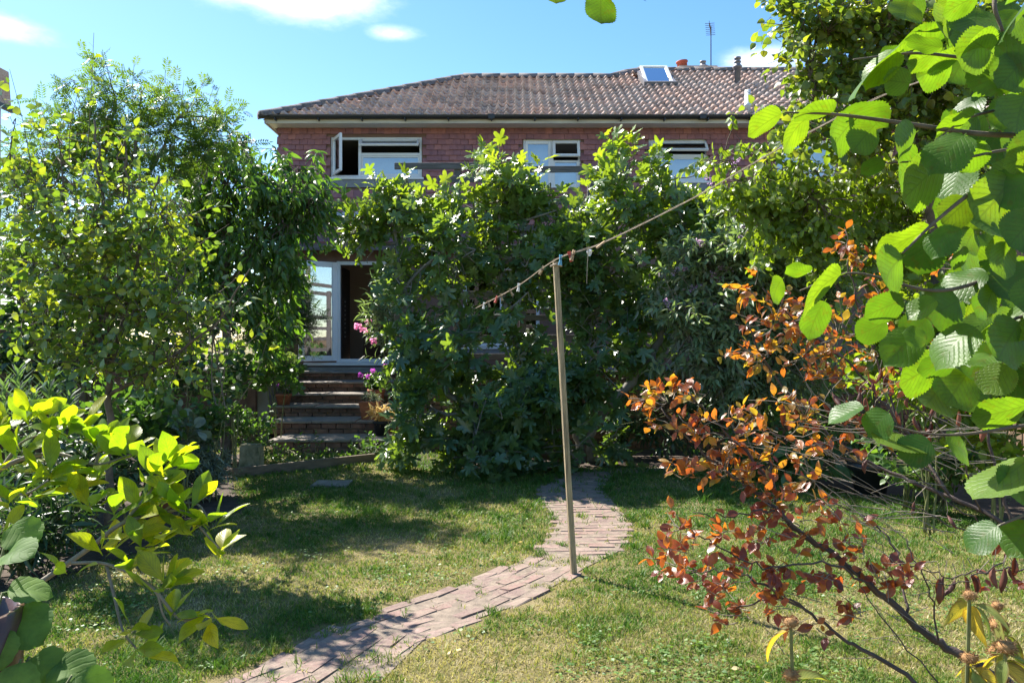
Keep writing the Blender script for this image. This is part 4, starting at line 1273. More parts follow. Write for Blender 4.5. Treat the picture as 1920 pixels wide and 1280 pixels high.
for px, mt, an, lb in [(905, 'peg_white', .2, 'white peg nearest the fig end of the clothes line'), (917, 'peg_wood', -.3, 'wooden peg between the white and red pegs at the fig end of the line'),
                       (930, 'peg_red', .35, 'red peg on the line left of the post'), (938, 'peg_wood', -.2, 'wooden peg just right of the red peg'), (955, 'peg_wood', -.5, 'wooden peg tilted on the line right of the red peg'),
                       (976, 'peg_white', .15, 'pale peg on the line midway to the post from the left'), (1020, 'peg_wood', .5, 'wooden peg on the line just left of the post top'), (1055, 'peg_blue', .1, 'blue peg on the line right beside the post top'),
                       (1064, 'peg_red', -.3, 'red peg just right of the blue peg'), (1075, 'peg_wood', .3, 'wooden peg on the line a little right of the post'), (1133, 'peg_wood', .9, 'wooden peg on the line farther right, in front of the fig')]:
    peg(px, mt, an, lb)
# prop cane and rag hanging at the line
m = MB(); c = P(1105, 467, 5.35); V = []; T = []
for i in range(5):
    for j in range(4): V.append(c + np.array(((j - 1.5) * .008 * (1 + .6 * S(i)), .006 * S(i * 2 + j), -i * .012)))
for i in range(4):
    for j in range(3): a = i * 4 + j; T += [[a, a + 1, a + 5], [a, a + 5, a + 4]]
m.add(V, T); m.build('cloth_scrap', 'peg_white', label='scrap of white cloth hanging on the clothes line', cat='cloth')
m = MB(); m.tube([P(1103, 462, 5.33), P(1101, 500, 5.33), P(1100, 532, 5.33)], .003, .002, 5); m.build('loose_cord', 'rope', label='loose end of cord hanging below the white cloth scrap', cat='cord')
# ------------------------------------------------------------------ foliage materials
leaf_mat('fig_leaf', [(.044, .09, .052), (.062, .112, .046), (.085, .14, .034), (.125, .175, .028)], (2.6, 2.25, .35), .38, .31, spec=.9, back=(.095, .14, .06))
leaf_mat('cherry_leaf', [(.025, .055, .024), (.04, .085, .024), (.06, .12, .026), (.085, .14, .03)], (1.9, 2.0, .45), .40, .35, spec=.6)
leaf_mat('crab_leaf', [(.04, .085, .03), (.065, .115, .03), (.10, .155, .03), (.14, .175, .03), (.155, .17, .032)], (1.9, 1.85, .4), .40, .32, spec=.9)
leaf_mat('rowan_leaf', [(.03, .065, .025), (.05, .095, .026), (.085, .13, .028)], (2.1, 1.95, .4), .45, .4)
leaf_mat('pear_leaf', [(.045, .08, .026), (.07, .11, .027), (.10, .135, .028), (.15, .145, .028)], (2.2, 2.1, .45), .44, .38, spec=.6)
leaf_mat('dogwood_leaf', [(.065, .10, .022), (.10, .15, .024), (.12, .165, .028)], (2.2, 2.1, .4), .46, .40)
leaf_mat('buddleia_leaf', [(.08, .13, .065), (.115, .165, .085), (.155, .20, .115)], (1.6, 1.7, .6), .3, .42, back=(.24, .27, .22))
leaf_mat('dark_leaf', [(.016, .038, .018), (.028, .058, .022), (.045, .08, .026)], (1.6, 1.8, .5), .25, .4)
leaf_mat('border_leaf', [(.03, .065, .025), (.05, .10, .028), (.08, .135, .03)], (1.7, 1.8, .5), .35, .42)
leaf_mat('lavender_leaf', [(.08, .10, .075), (.12, .15, .11), (.17, .20, .15)], (1.3, 1.4, .8), .25, .7)
leaf_mat('spurge_leaf', [(.045, .085, .045), (.07, .12, .06), (.10, .15, .07)], (1.5, 1.6, .6), .3, .5)
leaf_mat('magnolia_leaf', [(.07, .115, .015), (.10, .145, .015), (.14, .17, .015), (.19, .19, .016)], (2.45, 2.55, .35), .52, .36, spots=.2, vein=.2, nveins=8, spec=.5)
leaf_mat('hazel_leaf', [(.028, .07, .016), (.045, .10, .018), (.065, .13, .02), (.085, .14, .022)], (1.75, 1.65, .2), .47, .42, vein=.22, spots=.25, nveins=8, spec=.28, back=(.07, .13, .03))
leaf_mat('smoke_leaf', [(.075, .022, .02), (.15, .034, .022), (.20, .064, .02), (.21, .105, .022), (.15, .145, .03)], (2.3, 1.9, .5), .48, .30, spec=.8, vein=.2, nveins=6, spots=.55)
leaf_mat('dried_leaf', [(.055, .02, .014), (.09, .03, .02), (.14, .05, .028)], (1.6, 1.2, .6), .2, .6)
leaf_mat('hosta_leaf', [(.045, .085, .03), (.07, .125, .04), (.10, .16, .05)], (1.7, 1.8, .4), .35, .4, vein=.25, nveins=3)
leaf_mat('phlomis_leaf', [(.10, .15, .04), (.17, .19, .05), (.30, .22, .05)], (1.8, 1.7, .4), .42, .55, vein=.2, edge=(.16, .09, .03))
leaf_mat('hollyhock_leaf', [(.045, .10, .025), (.07, .13, .03), (.09, .15, .035)], (1.7, 1.9, .4), .35, .65, vein=.06, nveins=5, spec=.25)
leaf_mat('mauve_floret', [(.30, .19, .32), (.40, .27, .40), (.48, .36, .46)], (1.2, 1.1, 1.2), .4, .7)
leaf_mat('pink_floret', [(.50, .16, .34), (.62, .26, .45), (.70, .40, .52)], (1.2, 1.1, 1.1), .4, .7)
leaf_mat('purple_floret', [(.32, .05, .34), (.42, .08, .42), (.50, .14, .48)], (1.3, 1, 1.3), .4, .7)
leaf_mat('green_floret', [(.12, .18, .05), (.18, .24, .07), (.24, .30, .11)], (1.4, 1.4, .6), .4, .7)
leaf_mat('berry_red', [(.35, .05, .02), (.5, .08, .03)], (1, 1, 1), .1, .4)
leaf_mat('seed_cup', [(.13, .07, .03), (.19, .11, .05), (.25, .16, .08)], (1.2, 1.1, .8), .25, .7)
leaf_mat('straw_leaf', [(.30, .22, .10), (.42, .32, .16), (.5, .4, .22)], (1.3, 1.2, .8), .35, .7)

# ------------------------------------------------------------------ fig tree
fg = thing('fig_tree', (1.05, 10.6, 0), 'big spreading fig tree with lobed leaves in front of the house', 'tree')
B = np.array((1.05, 10.55, 0))
limbs = [([B, P(1110, 800, 10.5), P(1170, 730, 10.4), P(1225, 660, 10.4), P(1262, 560, 10.5), P(1280, 420, 10.6)], .075, .03),
         ([B + (-.15, 0, 0), P(1030, 800, 10.3), P(980, 680, 10.2), P(940, 520, 10.3), P(935, 330, 10.5)], .065, .02),
         ([B + (-.1, .1, 0), P(1080, 760, 10.4), P(1110, 620, 10.5), P(1150, 450, 10.6), P(1178, 310, 10.6)], .06, .02),
         ([B + (-.25, 0, 0), P(950, 830, 10.1), P(830, 720, 10.0), P(760, 560, 10.2), P(740, 420, 10.5)], .06, .02),
         ([B + (-.2, -.1, 0), P(1000, 840, 10.0), P(900, 790, 9.8), P(820, 770, 9.8)], .05, .02)]
lobes = [E(700, 425, 10.6, 58, 50, 26), E(665, 437, 10.5, 30, 14, 6), E(790, 400, 10.4, 90, 62, 34), E(765, 342, 10.5, 36, 28, 9), E(940, 345, 10.6, 48, 72, 24), E(1005, 372, 10.6, 70, 60, 20), E(890, 395, 10.5, 70, 55, 22),
         E(1175, 335, 10.7, 52, 70, 26), E(1265, 350, 10.8, 70, 62, 26), E(1090, 440, 10.4, 90, 60, 16), E(840, 490, 10.2, 110, 75, 36), E(745, 520, 10.2, 45, 60, 20),
         E(760, 640, 10.0, 62, 90, 34), E(860, 650, 9.8, 120, 65, 32), E(990, 560, 10.1, 90, 36, 10), E(1160, 510, 10.3, 90, 60, 22), E(890, 780, 9.6, 150, 90, 66), E(1020, 770, 9.9, 95, 90, 40), E(1010, 850, 9.8, 90, 35, 18),
         E(775, 770, 9.9, 40, 95, 26), E(1280, 440, 10.7, 70, 60, 26), E(1110, 680, 10.2, 70, 80, 26), E(1050, 680, 10.3, 100, 50, 16), E(1340, 390, 10.8, 30, 60, 9), E(860, 850, 9.7, 110, 30, 20), E(1150, 820, 10.4, 80, 40, 10)]
ex = [(P(938, 340, 10.5), P(935, 268, 10.5), 6), (P(1178, 330, 10.6), P(1176, 258, 10.6), 7), (P(768, 380, 10.4), P(762, 318, 10.4), 6), (P(1010, 360, 10.5), P(1012, 296, 10.5), 6), (P(1240, 340, 10.7), P(1243, 276, 10.7), 6),
      (P(700, 430, 10.5), P(640, 432, 10.5), 6), (P(1300, 330, 10.7), P(1340, 292, 10.7), 6), (P(890, 370, 10.4), P(885, 318, 10.4), 5), (P(985, 500, 9.9), P(1000, 478, 9.8), 4), (P(1120, 340, 10.6), P(1126, 290, 10.6), 5), (P(640, 470, 10.5), P(620, 440, 10.5), 4)]
lobes += [E(1045, 415, 10.4, 70, 60, 26), E(1000, 485, 10.3, 80, 40, 18), E(1065, 540, 10.4, 80, 50, 22), E(1190, 660, 10.5, 90, 45, 22), E(1120, 585, 10.4, 70, 50, 22), E(1010, 690, 10.1, 80, 40, 16), E(1200, 420, 10.5, 80, 60, 26), E(1230, 545, 10.6, 80, 60, 26), E(1180, 600, 10.5, 80, 50, 20), E(960, 490, 10.2, 90, 40, 10), E(700, 470, 10.5, 40, 40, 10), E(1320, 520, 10.8, 50, 60, 14), E(980, 700, 10.0, 80, 60, 26)]
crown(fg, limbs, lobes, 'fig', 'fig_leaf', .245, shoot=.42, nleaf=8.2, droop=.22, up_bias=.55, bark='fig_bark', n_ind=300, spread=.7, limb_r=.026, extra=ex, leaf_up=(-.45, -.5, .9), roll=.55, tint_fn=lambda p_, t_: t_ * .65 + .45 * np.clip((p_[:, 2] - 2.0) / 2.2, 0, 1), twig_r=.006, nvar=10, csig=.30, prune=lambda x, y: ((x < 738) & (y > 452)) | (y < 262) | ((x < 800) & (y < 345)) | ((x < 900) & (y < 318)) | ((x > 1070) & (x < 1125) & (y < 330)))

# ------------------------------------------------------------------ left-hand trees
ch = thing('cherry_tree', (-3.75, 10.4, 0), 'dark drooping cherry tree left of the steps and door', 'tree')
B = np.array((-3.75, 10.4, 0))
limbs = [([B, P(430, 700, 10.4), P(420, 560, 10.4), P(428, 430, 10.4), P(415, 310, 10.5)], .075, .025), ([P(424, 560, 10.4), P(470, 470, 10.3), P(520, 400, 10.3), P(575, 370, 10.3)], .045, .015), ([P(426, 500, 10.4), P(370, 420, 10.4), P(330, 340, 10.5)], .045, .015)]
lobes = [E(380, 480, 10.7, 80, 100, 70), E(310, 520, 10.9, 90, 90, 60), E(400, 390, 10.5, 60, 60, 40), E(440, 330, 10.4, 85, 62, 70), E(360, 300, 10.6, 60, 50, 40), E(520, 370, 10.2, 72, 55, 60), E(580, 385, 10.2, 46, 50, 36), E(500, 450, 10.2, 95, 60, 70), E(420, 460, 10.4, 90, 70, 60), E(540, 495, 10.4, 50, 50, 46), E(500, 560, 10.8, 60, 60, 46), E(440, 550, 10.4, 70, 60, 36), E(470, 265, 10.4, 40, 40, 18), E(560, 330, 10.2, 40, 36, 20), E(350, 400, 10.6, 60, 80, 40), E(470, 610, 10.8, 60, 50, 30)]
lobes = [(c, r, int(n * 1.3)) for c, r, n in lobes]
crown(ch, limbs, lobes, 'lance', 'cherry_leaf', .135, shoot=.45, nleaf=9, droop=.95, up_bias=.1, n_ind=280, gravity=.35, limb_r=.02, leaf_up=(-.3, -.5, .8), roll=.5, prune=lambda x, y: ((x > 555) & (y > 440)) | (x > 625) | ((x > 455) & (y < 275)))
cd_ = [(P(555, 320, 10.2), P(530, 300, 10.2)), ]
ro = thing('rowan_tree', (-4.9, 9.0, 0), 'tall feathery rowan with small leaflets rising at the far left', 'tree')
B = np.array((-4.9, 9.0, 0))
limbs = [([B, P(150, 700, 9.0), P(165, 500, 9.0), P(190, 330, 9.0), P(215, 190, 9.0)], .06, .015), ([P(160, 560, 9.0), P(100, 420, 8.9), P(60, 300, 8.9)], .035, .012), ([P(170, 480, 9.0), P(270, 340, 9.1), P(330, 220, 9.2)], .035, .012), ([P(180, 420, 9.0), P(250, 300, 9.0), P(265, 170, 9.1)], .03, .01)]
lobes = [E(160, 250, 9, 80, 70, 44), E(215, 200, 9, 75, 62, 46), E(310, 215, 9.2, 60, 55, 30), E(380, 290, 9.3, 70, 60, 26), E(110, 330, 8.9, 90, 80, 46), E(210, 350, 9, 110, 90, 60), E(40, 330, 8.9, 60, 110, 36), E(380, 225, 9.3, 45, 40, 14), E(60, 480, 8.9, 80, 80, 36), E(290, 300, 9.2, 80, 60, 36), E(430, 250, 9.4, 40, 36, 10)]
ex = [(P(250, 200, 9), P(252, 115, 9), 7), (P(320, 180, 9.2), P(310, 132, 9.2), 7), (P(350, 210, 9.2), P(384, 152, 9.2), 7), (P(400, 240, 9.3), P(455, 200, 9.3), 7), (P(160, 190, 9), P(150, 140, 9), 7), (P(340, 200, 9.2), P(345, 150, 9.2), 6), (P(220, 180, 9), P(190, 110, 9), 7)]
crown(ro, limbs, lobes, 'pinnate', 'rowan_leaf', .18, shoot=.36, nleaf=7, droop=.35, up_bias=.5, n_ind=120, extra=ex, bark='bark_pale', limb_r=.014)
bpos = np.vstack([P(px, py, 8.6) + rng.normal(0, .035, (14, 3)) for px, py in ((83, 375), (108, 384), (262, 392), (250, 384))])
scatter(ro, bpos, rng.normal(0, 1, bpos.shape), rng.normal(0, 1, bpos.shape), .02, 'oval', 'berry_red', part='berry', rest='berries')
cb = thing('crab_apple', (-3.05, 6.0, 0), 'multi stemmed young tree with rounded yellow green leaves at left', 'tree')
B = np.array((-3.03, 6.0, 0))
limbs = [([B, P(205, 760, 6), P(203, 640, 6), P(200, 500, 6), P(190, 360, 6), P(175, 220, 6)], .03, .007), ([P(206, 720, 6), P(180, 600, 6.05), P(160, 480, 6.1), P(120, 380, 6.1)], .018, .006), ([P(205, 700, 6), P(240, 560, 5.9), P(270, 430, 5.9), P(300, 330, 5.9)], .018, .006),
         ([P(206, 740, 6), P(290, 690, 5.8), P(400, 610, 5.7), P(468, 505, 5.6)], .016, .005), ([P(206, 690, 6), P(170, 540, 6.2), P(80, 420, 6.3), P(20, 330, 6.3)], .016, .005), ([P(204, 660, 6), P(225, 500, 6.1), P(240, 380, 6.1), P(235, 250, 6.1)], .016, .006)]
lobes = [E(190, 420, 6, 110, 90, 70), E(120, 480, 6.1, 100, 80, 56), E(270, 470, 5.9, 90, 80, 52), E(180, 560, 6, 120, 70, 64), E(270, 590, 5.9, 100, 70, 52), E(90, 600, 6, 85, 60, 36), E(200, 670, 5.9, 130, 60, 52), E(330, 560, 5.8, 80, 60, 30), E(60, 380, 6.2, 80, 80, 26), E(230, 300, 6.1, 90, 70, 16), E(110, 290, 6.2, 80, 80, 16), E(390, 600, 5.7, 50, 50, 12), E(30, 250, 6.3, 50, 80, 16), E(330, 660, 5.8, 60, 50, 16), E(300, 400, 5.9, 60, 60, 20)]
ex = [(P(110, 330, 6.2), P(22, 560, 6.1), 7), (P(160, 300, 6.2), P(176, 62, 6.2), 12), (P(60, 330, 6.2), P(18, 130, 6.2), 10), (P(130, 300, 6.2), P(150, 160, 6.2), 8), (P(400, 560, 5.6), P(455, 500, 5.6), 4), (P(380, 640, 5.6), P(470, 540, 5.6), 5), (P(400, 700, 5.6), P(492, 602, 5.6), 6), (P(410, 760, 5.5), P(440, 560, 5.5), 6), (P(430, 770, 5.5), P(500, 640, 5.5), 6), (P(330, 500, 5.7), P(430, 420, 5.7), 4), (P(60, 610, 5.9), P(30, 640, 5.9), 6), (P(20, 420, 6.2), P(5, 300, 6.2), 6)]
crown(cb, limbs, lobes, 'ovate', 'crab_leaf', .076, shoot=.30, nleaf=7.5, droop=.35, up_bias=.35, n_ind=300, extra=ex, limb_r=.008, leaf_up=(-.2, -.1, 1), roll=.75, twig_r=.0026)

# spurge shoots
for i, (px, py, d, h) in enumerate([(35, 690, 7.2, .75), (95, 672, 7.1, .8), (130, 700, 7.2, .68), (12, 715, 7.0, .75), (60, 730, 6.9, .6), (112, 735, 6.9, .6)]):
    lb = ['tall spurge shoot with narrow whorled leaves, second from the left edge', 'tallest spurge shoot with narrow whorled leaves beside the crab apple stem', 'rightmost spurge shoot with narrow whorled leaves', 'spurge shoot with narrow whorled leaves at the left edge', 'low spurge shoot in front of the taller ones', 'low spurge shoot above the magnolia leaves, right of the others'][i]
    tp = P(px, py, d); base = np.array((tp[0] + .03, d, 0))
    t = thing('spurge', base, lb, 'plant', 'spurge shoots above the magnolia')
    m = MB(); m.tube([base, (base + tp) / 2 + rng.normal(0, .02, 3), tp - np.array((0, 0, h * .8))], .008, .006, 6, smooth=3); m.build('stem', 'bark_green', t)
    scatter(t, [tp - np.array((0, 0, h))], [(random.gauss(0, .08), random.gauss(0, .08), 1)], [(0, -1, 0.1)], [h], 'needletop', 'spurge_leaf', part='leafy_shoot', n_ind=9, nvar=4)

def mound(name, label, cat, px, py, d, rx, ry, n, kind, mat, size, n_ind=0, shoot=.2, nleaf=7, droop=.1, up=.6, bark='bark_green', group=None, **kw):
    c = P(px, py, d); t = thing(name, (c[0], d, 0), label, cat, group)
    s_ = d / F
    stems = []
    for k in range(4):
        tip = c + np.array((random.uniform(-.5, .5) * rx * s_, random.uniform(-.3, .3) * rx * s_, random.uniform(-.1, .5) * ry * s_))
        stems.append(([np.array((c[0] + random.uniform(-.05, .05), d + random.uniform(-.05, .05), 0)), (tip + np.array((c[0], d, 0))) / 2 + rng.normal(0, .02, 3), tip], .010, .005))
    crown(t, stems, [E(px, py, d, rx, ry, n)], kind, mat, size, shoot=shoot, nleaf=nleaf, droop=droop, up_bias=up, n_ind=n_ind, bark=bark, limb_r=.006, twig_r=.0022, hubs=False, **kw)
    return t
# evergreen beside the door, border plants
mound('evergreen_shrub', 'dark evergreen shrub beside the left of the open door', 'shrub', 525, 590, 13.2, 62, 105, 340, 'spray', 'dark_leaf', .22, n_ind=60, shoot=.25, nleaf=6, up=.3)
mound('border_shrub', 'dark leafy shrub low behind the crab apple stem', 'shrub', 330, 690, 8.6, 120, 80, 150, 'ovate', 'dark_leaf', .10, n_ind=120, up=.4)
mound('border_shrub', 'glossy dark shrub under the rowan near the left edge', 'shrub', 90, 650, 8.2, 120, 100, 150, 'ovate', 'dark_leaf', .10, n_ind=100, up=.4)
mound('sage_plant', 'grey blue sage with broad leaves below the hanging twigs', 'plant', 345, 790, 7.2, 40, 34, 24, 'oval', 'lavender_leaf', .13, n_ind=80, shoot=.15)
mound('border_plant', 'leafy green perennial right of the sage', 'plant', 400, 800, 8.0, 55, 45, 60, 'ovate', 'border_leaf', .075, n_ind=120, shoot=.15)
mound('lavender_bush', 'grey green lavender mound left of the stone block', 'shrub', 375, 885, 8.0, 62, 52, 260, 'linear', 'lavender_leaf', .085, shoot=.16, nleaf=12, up=1.0)
mound('border_plant', 'dark green perennial spilling beside the bottom step', 'plant', 462, 800, 10.6, 46, 46, 70, 'ovate', 'border_leaf', .08, n_ind=80)
mound('border_plant', 'low dark foliage under the magnolia branches', 'plant', 160, 880, 6.4, 130, 62, 170, 'lance', 'dark_leaf', .11, n_ind=120, up=.5)
mound('border_plant', 'low dark ferny foliage at the left edge under the magnolia', 'plant', 40, 990, 5.4, 110, 60, 110, 'linear', 'dark_leaf', .16, n_ind=120, up=.5)
mound('border_plant', 'small green plant at the foot of the steps on the right', 'plant', 680, 845, 10.9, 52, 22, 60, 'ovate', 'border_leaf', .06, n_ind=60)
mound('border_plant', 'pale leafy weed in the grass right of the stone block', 'plant', 560, 852, 10.4, 80, 14, 60, 'ovate', 'border_leaf', .05, n_ind=60)
mound('border_plant', 'leafy dark plant between the spurge and the sage', 'plant', 250, 800, 6.8, 110, 70, 130, 'ovate', 'border_leaf', .085, n_ind=150, up=.5)

def flower_ball(parent, c, r, n, mat, size, name='flower_head', flat=1.0):
    u = nrm(rng.normal(0, 1, (n, 3))); u[:, 2] = np.abs(u[:, 2]) * .9 - .15
    pos = c + u * r * np.array((1, 1, flat)); ax = np.cross(u, rng.normal(0, 1, (n, 3)))
    q = scatter(parent, pos, ax, u, size * rng.uniform(.7, 1.3, n), 'oval', mat, rest=name)
    return q
mound('reflection_shrub', 'laurel shrub added by the left fence as greenery for the door glass to reflect', 'shrub', 150, 560, 11.6, 130, 170, 200, 'lance', 'border_leaf', .15, n_ind=60, shoot=.3, up=.5)  # mostly hidden, added only to give the door glass a reflection
# hydrangea with green heads
hy = mound('hydrangea', 'hydrangea with round green flower heads left of the upper steps', 'shrub', 520, 690, 11.6, 50, 52, 70, 'ovate', 'border_leaf', .12, n_ind=100)
for px, py, r in ((514, 684, .085), (541, 672, .11), (512, 652, .07)):
    flower_ball(hy, P(px, py, 11.35), r, 120, 'green_floret', .045)
h2 = mound('hydrangea', 'hydrangea with pale green heads between the bare hanging twigs', 'shrub', 440, 720, 9.4, 36, 70, 36, 'ovate', 'border_leaf', .11, n_ind=60)
for px, py, r in ((420, 646, .085), (447, 742, .09)):
    flower_ball(h2, P(px, py, 9.2), r, 110, 'green_floret', .042)

# pots
def pot(name, label, c, r, h, mat, square=False, cat='pot'):
    t = thing(name, c, label, cat)
    m = MB()
    if square:
        for r0, r1, z0, z1 in ((r * .8, r, 0, h * .82), (r * 1.06, r * 1.08, h * .82, h)):
            V = [np.array(c) + np.array((sx * q, sy * q, z)) for q, z in ((r0, z0), (r1, z1)) for sx, sy in ((-1, -1), (1, -1), (1, 1), (-1, 1))]
            T = [[0, 2, 1], [0, 3, 2], [4, 5, 6], [4, 6, 7]]
            for k in range(4): a, b_ = k, (k + 1) % 4; T += [[a, b_, b_ + 4], [a, b_ + 4, a + 4]]
            m.add(V, T)
    else:
        m.lathe(c, [(0, 0), (r * .72, 0), (r * .93, h * .78), (r * 1.06, h * .79), (r * 1.08, h), (r * .95, h), (r * .9, h * .86)], 26)
    m.build('pot_body', mat, t, smooth=not square)
    m = MB(); m.lathe(np.array(c) + np.array((0, 0, h * .86)), [(0, .012), (r * .5, .008), (r * .9, 0)], 16); m.build('compost', 'soil', t)
    return t
def potted(t, c, h, rx, ry, n, kind, mat, size, flowers=None, fmat=None, nleaf=6, up=.7):
    c = np.array(c) + np.array((0, 0, h))
    crown(t, [([c - np.array((0, 0, .05)), c + np.array((random.uniform(-.03, .03), 0, ry * .5)), c + np.array((random.uniform(-.05, .05), 0, ry))], .007, .004)], [(c + np.array((0, 0, ry)), np.array((rx, rx, ry)), n)], kind, mat, size, shoot=ry * .6, nleaf=nleaf, up_bias=up, n_ind=0, bark='bark_green', hubs=False, twig_r=.002, zmin=-1)
    for f in flowers or []: flower_ball(t, f, .034, 26, fmat, .035)
c = P(532, 757, 12.9); c[2] = .566
t = pot('flower_pot', 'terracotta pot of purple flowers on the left of the steps', c, .13, .19, 'terracotta'); potted(t, c, .17, .14, .10, 26, 'ovate', 'border_leaf', .05, [P(523, 724, 12.85), P(545, 723, 12.85), P(538, 730, 12.8)], 'purple_floret')
c = P(694, 790, 12.4); c[2] = .396
t = pot('planter', 'square terracotta planter with grey succulent on the right of the steps', c, .14, .27, 'terracotta', True); potted(t, c, .25, .15, .07, 40, 'linear', 'lavender_leaf', .09)
c = P(716, 822, 11.8); c[2] = .21
t = pot('flower_pot', 'black pot of dry straw coloured stems on the bottom step', c, .13, .22, 'black_plastic'); potted(t, c, .2, .13, .12, 40, 'linear', 'straw_leaf', .13, up=.3)
c = P(706, 762, 13.2); c[2] = .57
t = pot('flower_pot', 'pot of magenta geraniums at the right edge of the steps', c, .14, .24, 'terracotta'); potted(t, c, .22, .17, .16, 36, 'heart', 'border_leaf', .07, [P(676, 703, 13), P(699, 695, 13), P(723, 686, 13), P(690, 706, 13.05)], 'purple_floret')
ol = mound('oleander', 'narrow leaved oleander with pink flowers right of the open door', 'shrub', 722, 590, 13.4, 42, 105, 110, 'linear', 'buddleia_leaf', .15, n_ind=120, shoot=.3, nleaf=11, up=.7, zmin=1.1, prune=lambda x, y: x < 690)
for px, py in ((671, 612), (692, 604), (700, 640), (682, 620), (760, 560)): flower_ball(ol, P(px, py, 13.1), .05, 26, 'pink_floret', .05)
c = P(300, 905, 7.2); c[2] = 0
t = pot('flower_pot', 'terracotta pot half hidden behind the magnolia leaves', c, .13, .27, 'terracotta'); potted(t, c, .25, .16, .12, 26, 'ovate', 'border_leaf', .07)
c = G(1648, 932)
t = pot('flower_pot', 'large dark plastic pot on the grass behind the smoke bush', c + np.array((0, .2, 0)), .21, .33, 'black_plastic'); potted(t, c + np.array((0, .2, 0)), .3, .26, .28, 70, 'ovate', 'border_leaf', .09)

# ------------------------------------------------------------------ right-hand side
bd = thing('buddleia', (2.9, 10.0, 0), 'grey green buddleia with mauve flower spikes right of the fig', 'shrub')
B = np.array((2.9, 10.0, 0))
limbs = [([B, P(1385, 690, 9.9), P(1340, 560, 9.8), P(1310, 460, 9.8)], .03, .008), ([B, P(1420, 640, 9.9), P(1420, 520, 9.8), P(1410, 440, 9.8)], .03, .008), ([B, P(1460, 640, 9.9), P(1500, 540, 9.8)], .025, .008), ([B, P(1350, 720, 9.7), P(1290, 630, 9.6)], .02, .007)]
lobes = [E(1320, 490, 9.8, 62, 50, 56), E(1390, 500, 9.8, 75, 60, 70), E(1300, 575, 9.7, 55, 50, 44), E(1360, 610, 9.6, 75, 55, 60), E(1450, 480, 9.8, 70, 50, 50), E(1470, 570, 9.8, 80, 60, 56), E(1330, 670, 9.6, 55, 40, 26), E(1420, 680, 9.7, 70, 40, 30), E(1550, 520, 9.9, 60, 60, 30), E(1380, 700, 9.8, 90, 50, 40), E(1480, 680, 10.0, 90, 60, 40)]
lobes = [(c, r, n * 2) for c, r, n in lobes]
HSb = crown(bd, limbs, lobes, 'lance', 'buddleia_leaf', .115, shoot=.38, nleaf=14, droop=.35, up_bias=.3, n_ind=220, gravity=.3, limb_r=.010, bark='bark_pale')
for px, py, an in ((1318, 457, 1.2), (1396, 456, .7), (1300, 540, 1.3), (1331, 571, 1.2), (1257, 573, .8), (1290, 576, 1.4), (1272, 506, 1.3), (1395, 566, 1.2), (1345, 520, 1.0), (1455, 455, 1.0), (1330, 338, .6), (1380, 300, .8), (1362, 505, 1.3)):
    c = P(px, py, 9.5); ax = np.array((S(an) * random.choice((-1, 1)), -.3, math.cos(an))); n = 60
    t_ = rng.random(n) ** .7; pos = c + ax * (t_ * .2 - .1)[:, None]; rd = nrm(rng.normal(0, 1, (n, 3))); pos = pos + rd * (.038 * (1.1 - t_))[:, None]
    scatter(bd, pos, rd, rng.normal(0, 1, (n, 3)), .028, 'oval', 'mauve_floret', rest='flower_spike')

pr = thing('pear_tree', (4.3, 7.9, 0), 'tall tree with small rounded glossy leaves at upper right', 'tree')
B = np.array((4.3, 7.9, 0))
limbs = [([B, P(1760, 640, 7.9), P(1750, 420, 7.9), P(1700, 210, 7.8), P(1640, 60, 7.8), P(1580, -80, 7.8)], .085, .02), ([P(1752, 420, 7.9), P(1830, 250, 8), P(1850, 60, 8), P(1860, -120, 8)], .05, .02), ([P(1712, 240, 7.8), P(1600, 190, 7.7), P(1520, 150, 7.6)], .03, .01), ([P(1680, 160, 7.8), P(1740, 30, 7.8), P(1720, -100, 7.8)], .035, .012)]
lobes = [E(1540, 50, 7.7, 62, 72, 60), E(1640, 40, 7.8, 90, 75, 80), E(1760, 50, 7.9, 110, 85, 90), E(1880, 60, 8, 90, 90, 70), E(1570, 150, 7.6, 70, 45, 44), E(1680, 150, 7.7, 110, 70, 86), E(1800, 200, 7.8, 120, 90, 80), E(1600, 220, 7.6, 80, 45, 44), E(1720, 290, 7.8, 120, 60, 60), E(1500, 250, 7.6, 45, 30, 14), E(1860, 320, 7.9, 90, 80, 46), E(1490, 20, 7.7, 34, 34, 12)]
ex = [(P(1520, 60, 7.6), P(1422, 42, 7.6), 10), (P(1510, 100, 7.6), P(1440, 120, 7.6), 9), (P(1530, 120, 7.6), P(1478, 105, 7.6), 8), (P(1500, 60, 7.6), P(1462, 96, 7.6), 7), (P(1510, 30, 7.7), P(1450, -6, 7.7), 9), (P(1540, 200, 7.6), P(1440, 192, 7.6), 11), (P(1500, 220, 7.6), P(1400, 172, 7.6), 9), (P(1540, 150, 7.6), P(1480, 140, 7.6), 8)]
lobes = [(c, r, int(n * 1.35)) for c, r, n in lobes]
crown(pr, limbs, lobes, 'heart', 'pear_leaf', .092, shoot=.34, nleaf=9, droop=.5, up_bias=.1, n_ind=300, extra=ex, limb_r=.016, gravity=.25, leaf_up=(-.3, -.3, .8), roll=.7)

